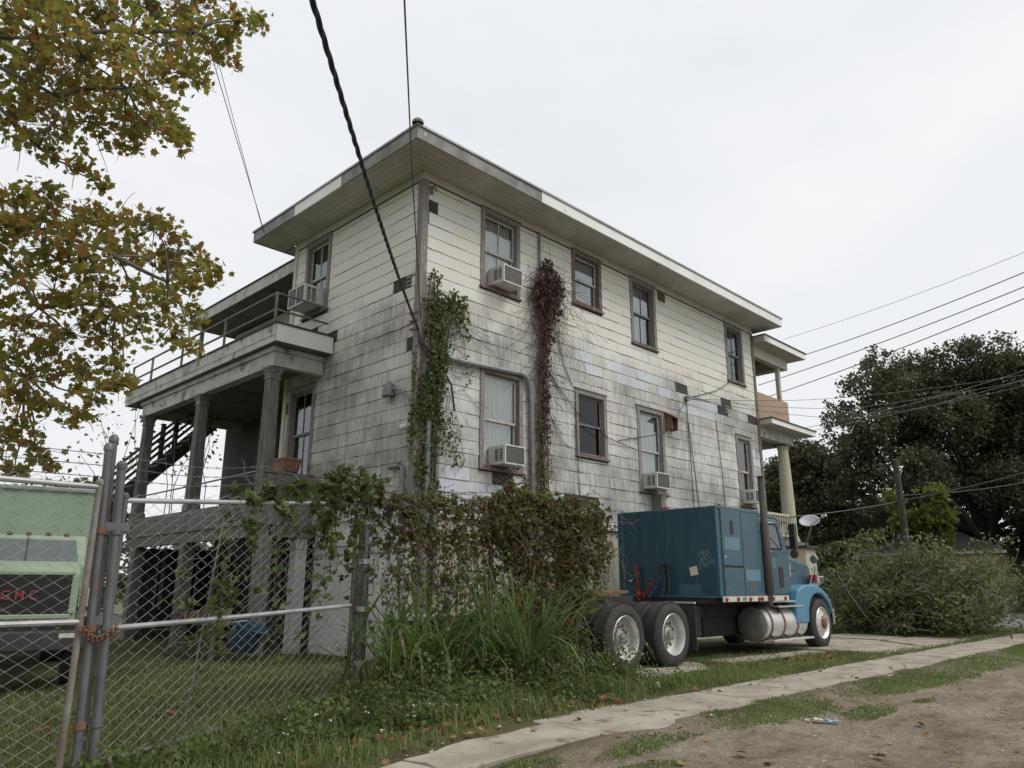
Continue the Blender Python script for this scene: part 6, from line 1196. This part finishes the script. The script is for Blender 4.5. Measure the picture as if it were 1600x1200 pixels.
wirething('overhead_wire', 'left one of two hairline wires above the porch roof', [(-.88,5.0,9.55), tuple(at(330,85,13.0)), tuple(at(280,-60,10.0))], .008); wirething('overhead_wire', 'right one of two hairline wires above the porch roof', [(-.88,5.05,9.55), tuple(at(346,115,13.4)), tuple(at(300,-60,10.2))], .006)
for i, (y0, y1, lab) in enumerate([(555,425,'upper one of three street wires meeting the house at right'), (600,448,'middle one of three street wires right of the house'), (623,466,'lower one of three street wires right of the house')]):
    p_ = at(1250 if i == 0 else 1185, y0+2, 34); q = at(1640, y1-16, 24); wirething('overhead_wire', lab, [tuple(p_), tuple(q)], .018, .12)
wirething('overhead_wire', 'faint wire rising to the right edge above the street wires', [tuple(at(1225,530,36)), tuple(at(1640,378,26))], .009, .15)
for i, (yy, lab) in enumerate([(610,'top strand of the thin service wires from the side wall to the right'), (628,'middle strand of the thin service wires from the side wall to the right'), (645,'lower strand of the thin service wires from the side wall to the right')]):
    wirething('overhead_wire', lab, [(9.41,-.1,6.36), tuple(at(1330,yy+10,27)), tuple(at(1640,yy-32-10*i,33))], .008, .1)
wirething('overhead_wire', 'thin wire from the porch toward the oak at right', [tuple(at(1240,672,26)), tuple(at(1640,565,32))], .009, .2); wirething('overhead_wire', 'second thin wire from the porch just below the first', [tuple(at(1240,678,26)), tuple(at(1640,580,32))], .008, .2)
wirething('overhead_wire', 'dark cable crossing in front of the oaks to the leaning pole', [tuple(at(1235,808,24)), (19.45,-2.1,4.15), tuple(at(1640,728,25))], .022, .05, mat='cable'); wirething('overhead_wire', 'dark cable crossing the oak trunk above the brush heap', [(19.45,-2.1,4.35), tuple(at(1640,745,34))], .016, .15, mat='cable')

# ------------------------------------------------------------------ houses across the street
MT['yellowhouse'] = M('yellow_boards', (.42,.36,.16), (.33,.28,.13), 2, .8, .1); MT['greyhouse'] = M('grey_render', (.17,.165,.155), (.13,.125,.12), 1.5, .85, .1); MT['tanroof'] = M('old_shingle_roof', (.115,.105,.095), (.08,.072,.066), 3, .95, .3, 12)
def farhouse(name, label, x0, x1, y0, y1, zw, zr, wm, gable='y', boards=True, doors=()):
    t = thing(name, label, 'house', ((x0+x1)/2, (y0+y1)/2, -.25)); part('wall', MT[wm], t, (x0,x1,y0,y1,-.25,zw))
    mm = MB(); e = .45
    if gable == 'x':
        ym = (y0+y1)/2; mm.add([(x0-e,y0-e,zw), (x1+e,y0-e,zw), (x1+e,y1+e,zw), (x0-e,y1+e,zw), (x0+1.4,ym,zr), (x1-1.4,ym,zr)], [(0,1,5,4), (2,3,4,5), (1,2,5), (3,0,4), (0,3,2,1)])
    else:
        xm = (x0+x1)/2; mm.add([(x0-e,y0-e,zw), (x1+e,y0-e,zw), (x1+e,y1+e,zw), (x0-e,y1+e,zw), (xm,y0+1.4,zr), (xm,y1-1.4,zr)], [(0,1,4), (1,2,5,4), (2,3,5), (3,0,4,5), (0,3,2,1)])
    rf = mm.build('roof', MT['tanroof'], t); part('eave', MT['porchpaint'], t, (x0-e,x0-e+.06,y0-e,y1+e,zw-.14,zw-.001))
    if boards:
        nb_ = int((zw+.2)/.17)
        for k in range(nb_): part('board', MT[wm], t, (x0-.03-.006*(k % 2),x0-.001,y0,y1,-.2+k*.17,-.2+k*.17+.155))
    for (yy, w_, z0, z1) in doors:
        f = part('window', MT['porchpaint'], t, (x0-.09,x0-.04,yy-.1,yy+w_+.1,z0-.1,z1+.1)); part('pane', MT['glass'], f, (x0-.10,x0-.091,yy,yy+w_,z0,z1))
    return t
farhouse('far_house', 'small yellow clapboard house behind the brush heap', 39.5, 47, -.4, 6.5, 3.2, 5.0, 'yellowhouse', 'x', True, [(1.2,.9,.9,2.2), (4.2,.9,.9,2.2)])
farhouse('far_house', 'low grey house with a flat-looking roof left of the yellow house', 40, 50, 8.6, 19, 3.0, 4.4, 'greyhouse', 'y', False, [(10,1.1,.9,2.2), (13,1.1,.9,2.2)])
farhouse('far_house', 'long low house seen beyond the satellite dish', 41, 50, 20.5, 34, 2.9, 4.6, 'greyhouse', 'y', False, [(23,1.1,.9,2.2)])
rh = farhouse('far_house', 'dark cream house with a deep shaded porch at the right edge', 40.3, 48, -11.0, -2.3, 3.9, 5.8, 'beigewall', 'y', False, [])
part('porch_shade', MT['shaded_interior'], rh, (40.24,40.299,-10.8,-2.4,-.2,3.3)); part('porch_beam', MT['frieze'], rh, (38.2,40.2,-10.9,-2.2,3.4,3.75)); part('porch_roof', MT['tanroof'], rh, (38.0,40.25,-11.1,-2.0,5.1,5.2))
for y in (-2.4, -5.6, -8.8): part('porch_post', MT['shaded_interior'], rh, (38.3,38.5,y-.1,y+.1,-.2,3.4))
part('porch_floor', MT['shaded_interior'], rh, (38.2,40.2,-10.9,-2.2,-.2,.35)); part('upper_wall', MT['frieze'], rh, (38.9,40.2,-10.9,-2.2,3.751,5.09))
t = thing('air_conditioner', 'small window air conditioner high on the house at the right edge', 'air conditioner', (38.7,-2.9,4.3)); part('housing', MT['acwhite'], t, (38.5,38.9,-3.2,-2.45,4.25,4.85)); mm = MB(); mm.lathe((38.499,-2.82,4.55), (-1,0,0), [(.22,0), (.22,.006), (0,.006)], 20); mm.build('fan_grille', MT['cable'], t)
# hedge rows far off so that the flat horizon stays hidden
for lab, pts, n in (('dark line of bushes beyond the far houses', [(62,-34+i*6.5) for i in range(14)], 26000), ('dark line of bushes behind the porch and stair', [(-34+i*5.2,33) for i in range(15)], 22000)):
    P_ = []
    for x, y in pts:
        for q in range(14): P_.append(ball_pts((x+random.uniform(-3,3), y+random.uniform(-3,3), random.uniform(.2,3.6)), (1.4,1.4,1.0), n//len(pts)//14, .5))
    o = leaves('hedge_row', LM['oak'], OVAL, np.concatenate(P_), .42, None, .2, kind='stuff'); tag(o, lab, 'bushes')

# ------------------------------------------------------------------ clutter under the porch and litter
MT['blue'] = M('blue_plastic', (.035,.085,.14), (.03,.07,.115), 4, .45, .03); MT['cardboard'] = M('cardboard', (.20,.14,.085), (.16,.11,.07), 4, .85, .1); MT['bluebin'] = M('dark_teal_bin', (.02,.045,.05), (.025,.055,.06), 4, .5, .03)
tb = thing('blue_tub', 'blue plastic tub lying among the junk beneath the porch', 'tub', (-1.7,2.6,0)); mm = MB(); mm.lathe((-1.7,2.7,.25), (.25,-.35,.9), [(0,0), (.24,0), (.26,.04), (.31,.38), (.34,.39), (.34,.42), (.29,.42), (.24,.06), (0,.05)], 24); mm.build('shell', MT['blue'], tb, smooth=True); mm = MB(); mm.tube([(-1.95,2.45,.55), (-2.05,2.35,.7), (-1.8,2.3,.72)], .012, 5); mm.build('handle', MT['galv'], tb)
bn = thing('work_bench', 'low plank bench beneath the porch carrying boxes', 'bench', (-1.9,3.7,0)); part('top', MT['porchwood'], bn, (-2.15,-1.65,2.9,4.6,.62,.67))
for x in (-2.1,-1.7):
    for y in (3.0,4.5): part('leg', MT['porchwood'], bn, (x-.03,x+.03,y-.03,y+.03,-.1,.62))
for i, (y, h, lab) in enumerate(((3.05,.24,'brown cardboard box at the right end of the plank bench'), (3.55,.20,'second cardboard box on the plank bench, left of the first'), (4.1,.16,'low cardboard box at the left end of the plank bench'))):
    t = thing('cardboard_box', lab, 'box', (-1.9,y+.2,.67), 'boxes on the plank bench'); part('carton', MT['cardboard'], t, (-2.08,-1.75,y,y+.4,.671,.67+h)); part('flap', MT['cardboard'], t, (-2.09,-1.74,y,y+.19,.67+h+.001,.675+h)); part('tape', MT['sticker'], t, (-2.0825,-2.0801,y+.17,y+.22,.68,.66+h))
wb = thing('storage_bin', 'dark teal slatted bin with a pale rim behind the tall grass', 'bin', (-.9,-1.9,0))
for k in range(6): part('slat', MT['bluebin'], wb, (-1.6,-.3,-2.2,-2.16,.05+k*.13,.16+k*.13))
part('body', MT['bluebin'], wb, (-1.58,-.32,-2.16,-1.5,.02,.84)); part('rim', MT['sticker'], wb, (-1.66,-.24,-2.24,-1.45,.85,.90))
for (x, z) in ((-.75,.62), (-.85,.36)): part('badge', MT['bluehose'], wb, (x-.05,x+.05,-2.206,-2.2005,z,z+.08))
def pxground(px, py, z=-.07): r_ = ray(px, py); return CAM+r_*((z-CAM.z)/r_.z)
q = pxground(1290,1136); w1 = thing('litter_wrapper', 'crumpled blue and white wrapper lying on the bare dirt', 'litter', (q.x,q.y,gh(q.x,q.y)))
for nm, mt_, o_, sz in (('white_end','sticker',-.11,.10), ('blue_end','bluepaper',.04,.12)):
    if mt_ not in MT: MT[mt_] = M(mt_, (.10,.28,.55), (.35,.48,.62), 9, .5, .1)
    mm = MB(); n = 6; bx_ = q+rt*o_
    for i in range(n+1):
        for j in range(4): mm.v.append(tuple(Vector((bx_.x,bx_.y,gh(bx_.x,bx_.y)+.02))+rt*(i/n-.5)*sz*1.6+Vector((rt.y,-rt.x,0))*(j/3-.5)*.09+Vector((0,0,random.uniform(0,.025)))))
    for i in range(n):
        for j in range(3): mm.f.append((i*4+j, i*4+j+1, (i+1)*4+j+1, (i+1)*4+j))
    mm.build(nm, MT[mt_], w1)
q = pxground(1028,1083,0); mm = MB(); mm.lathe((q.x,q.y,gh(q.x,q.y)+.03), (.3,.2,.9), [(.03,0), (.04,.07), (.035,.075), (.028,.01), (0,.008)], 12); tag(mm.build('paper_cup', MT['sticker'], None, smooth=True), 'small crushed white cup at the edge of the sidewalk', 'litter')
# clods and stones on the dirt
P_ = MB()
def stone(mm, c, r_):
    o_ = len(mm.v); pts = [(0,0,1),(0,0,-1),(1,0,0),(-1,0,0),(0,1,0),(0,-1,0)]; mm.v += [tuple(Vector(c)+Vector((p_[0]*random.uniform(.6,1.2), p_[1]*random.uniform(.6,1.2), p_[2]*random.uniform(.4,.7)))*r_) for p_ in pts]; mm.f += [(o_+a, o_+b, o_+c_) for a, b, c_ in ((0,2,4),(0,4,3),(0,3,5),(0,5,2),(1,4,2),(1,3,4),(1,5,3),(1,2,5))]
for k in range(5200):
    x = random.uniform(-6.5,9); y = random.uniform(-9.6,-6.35) if random.random() < .8 else random.uniform(-6.3,-5.3); r_ = random.uniform(.004,.013) if random.random() < .93 else random.uniform(.015,.035); stone(P_, (x,y,gh(x,y)+(.02 if y > -6.3 else 0)+r_*.2), r_)
tag(P_.build('gravel', MT['concrete']), 'small stones and clods strewn over the bare dirt', 'gravel', None, 'stuff')
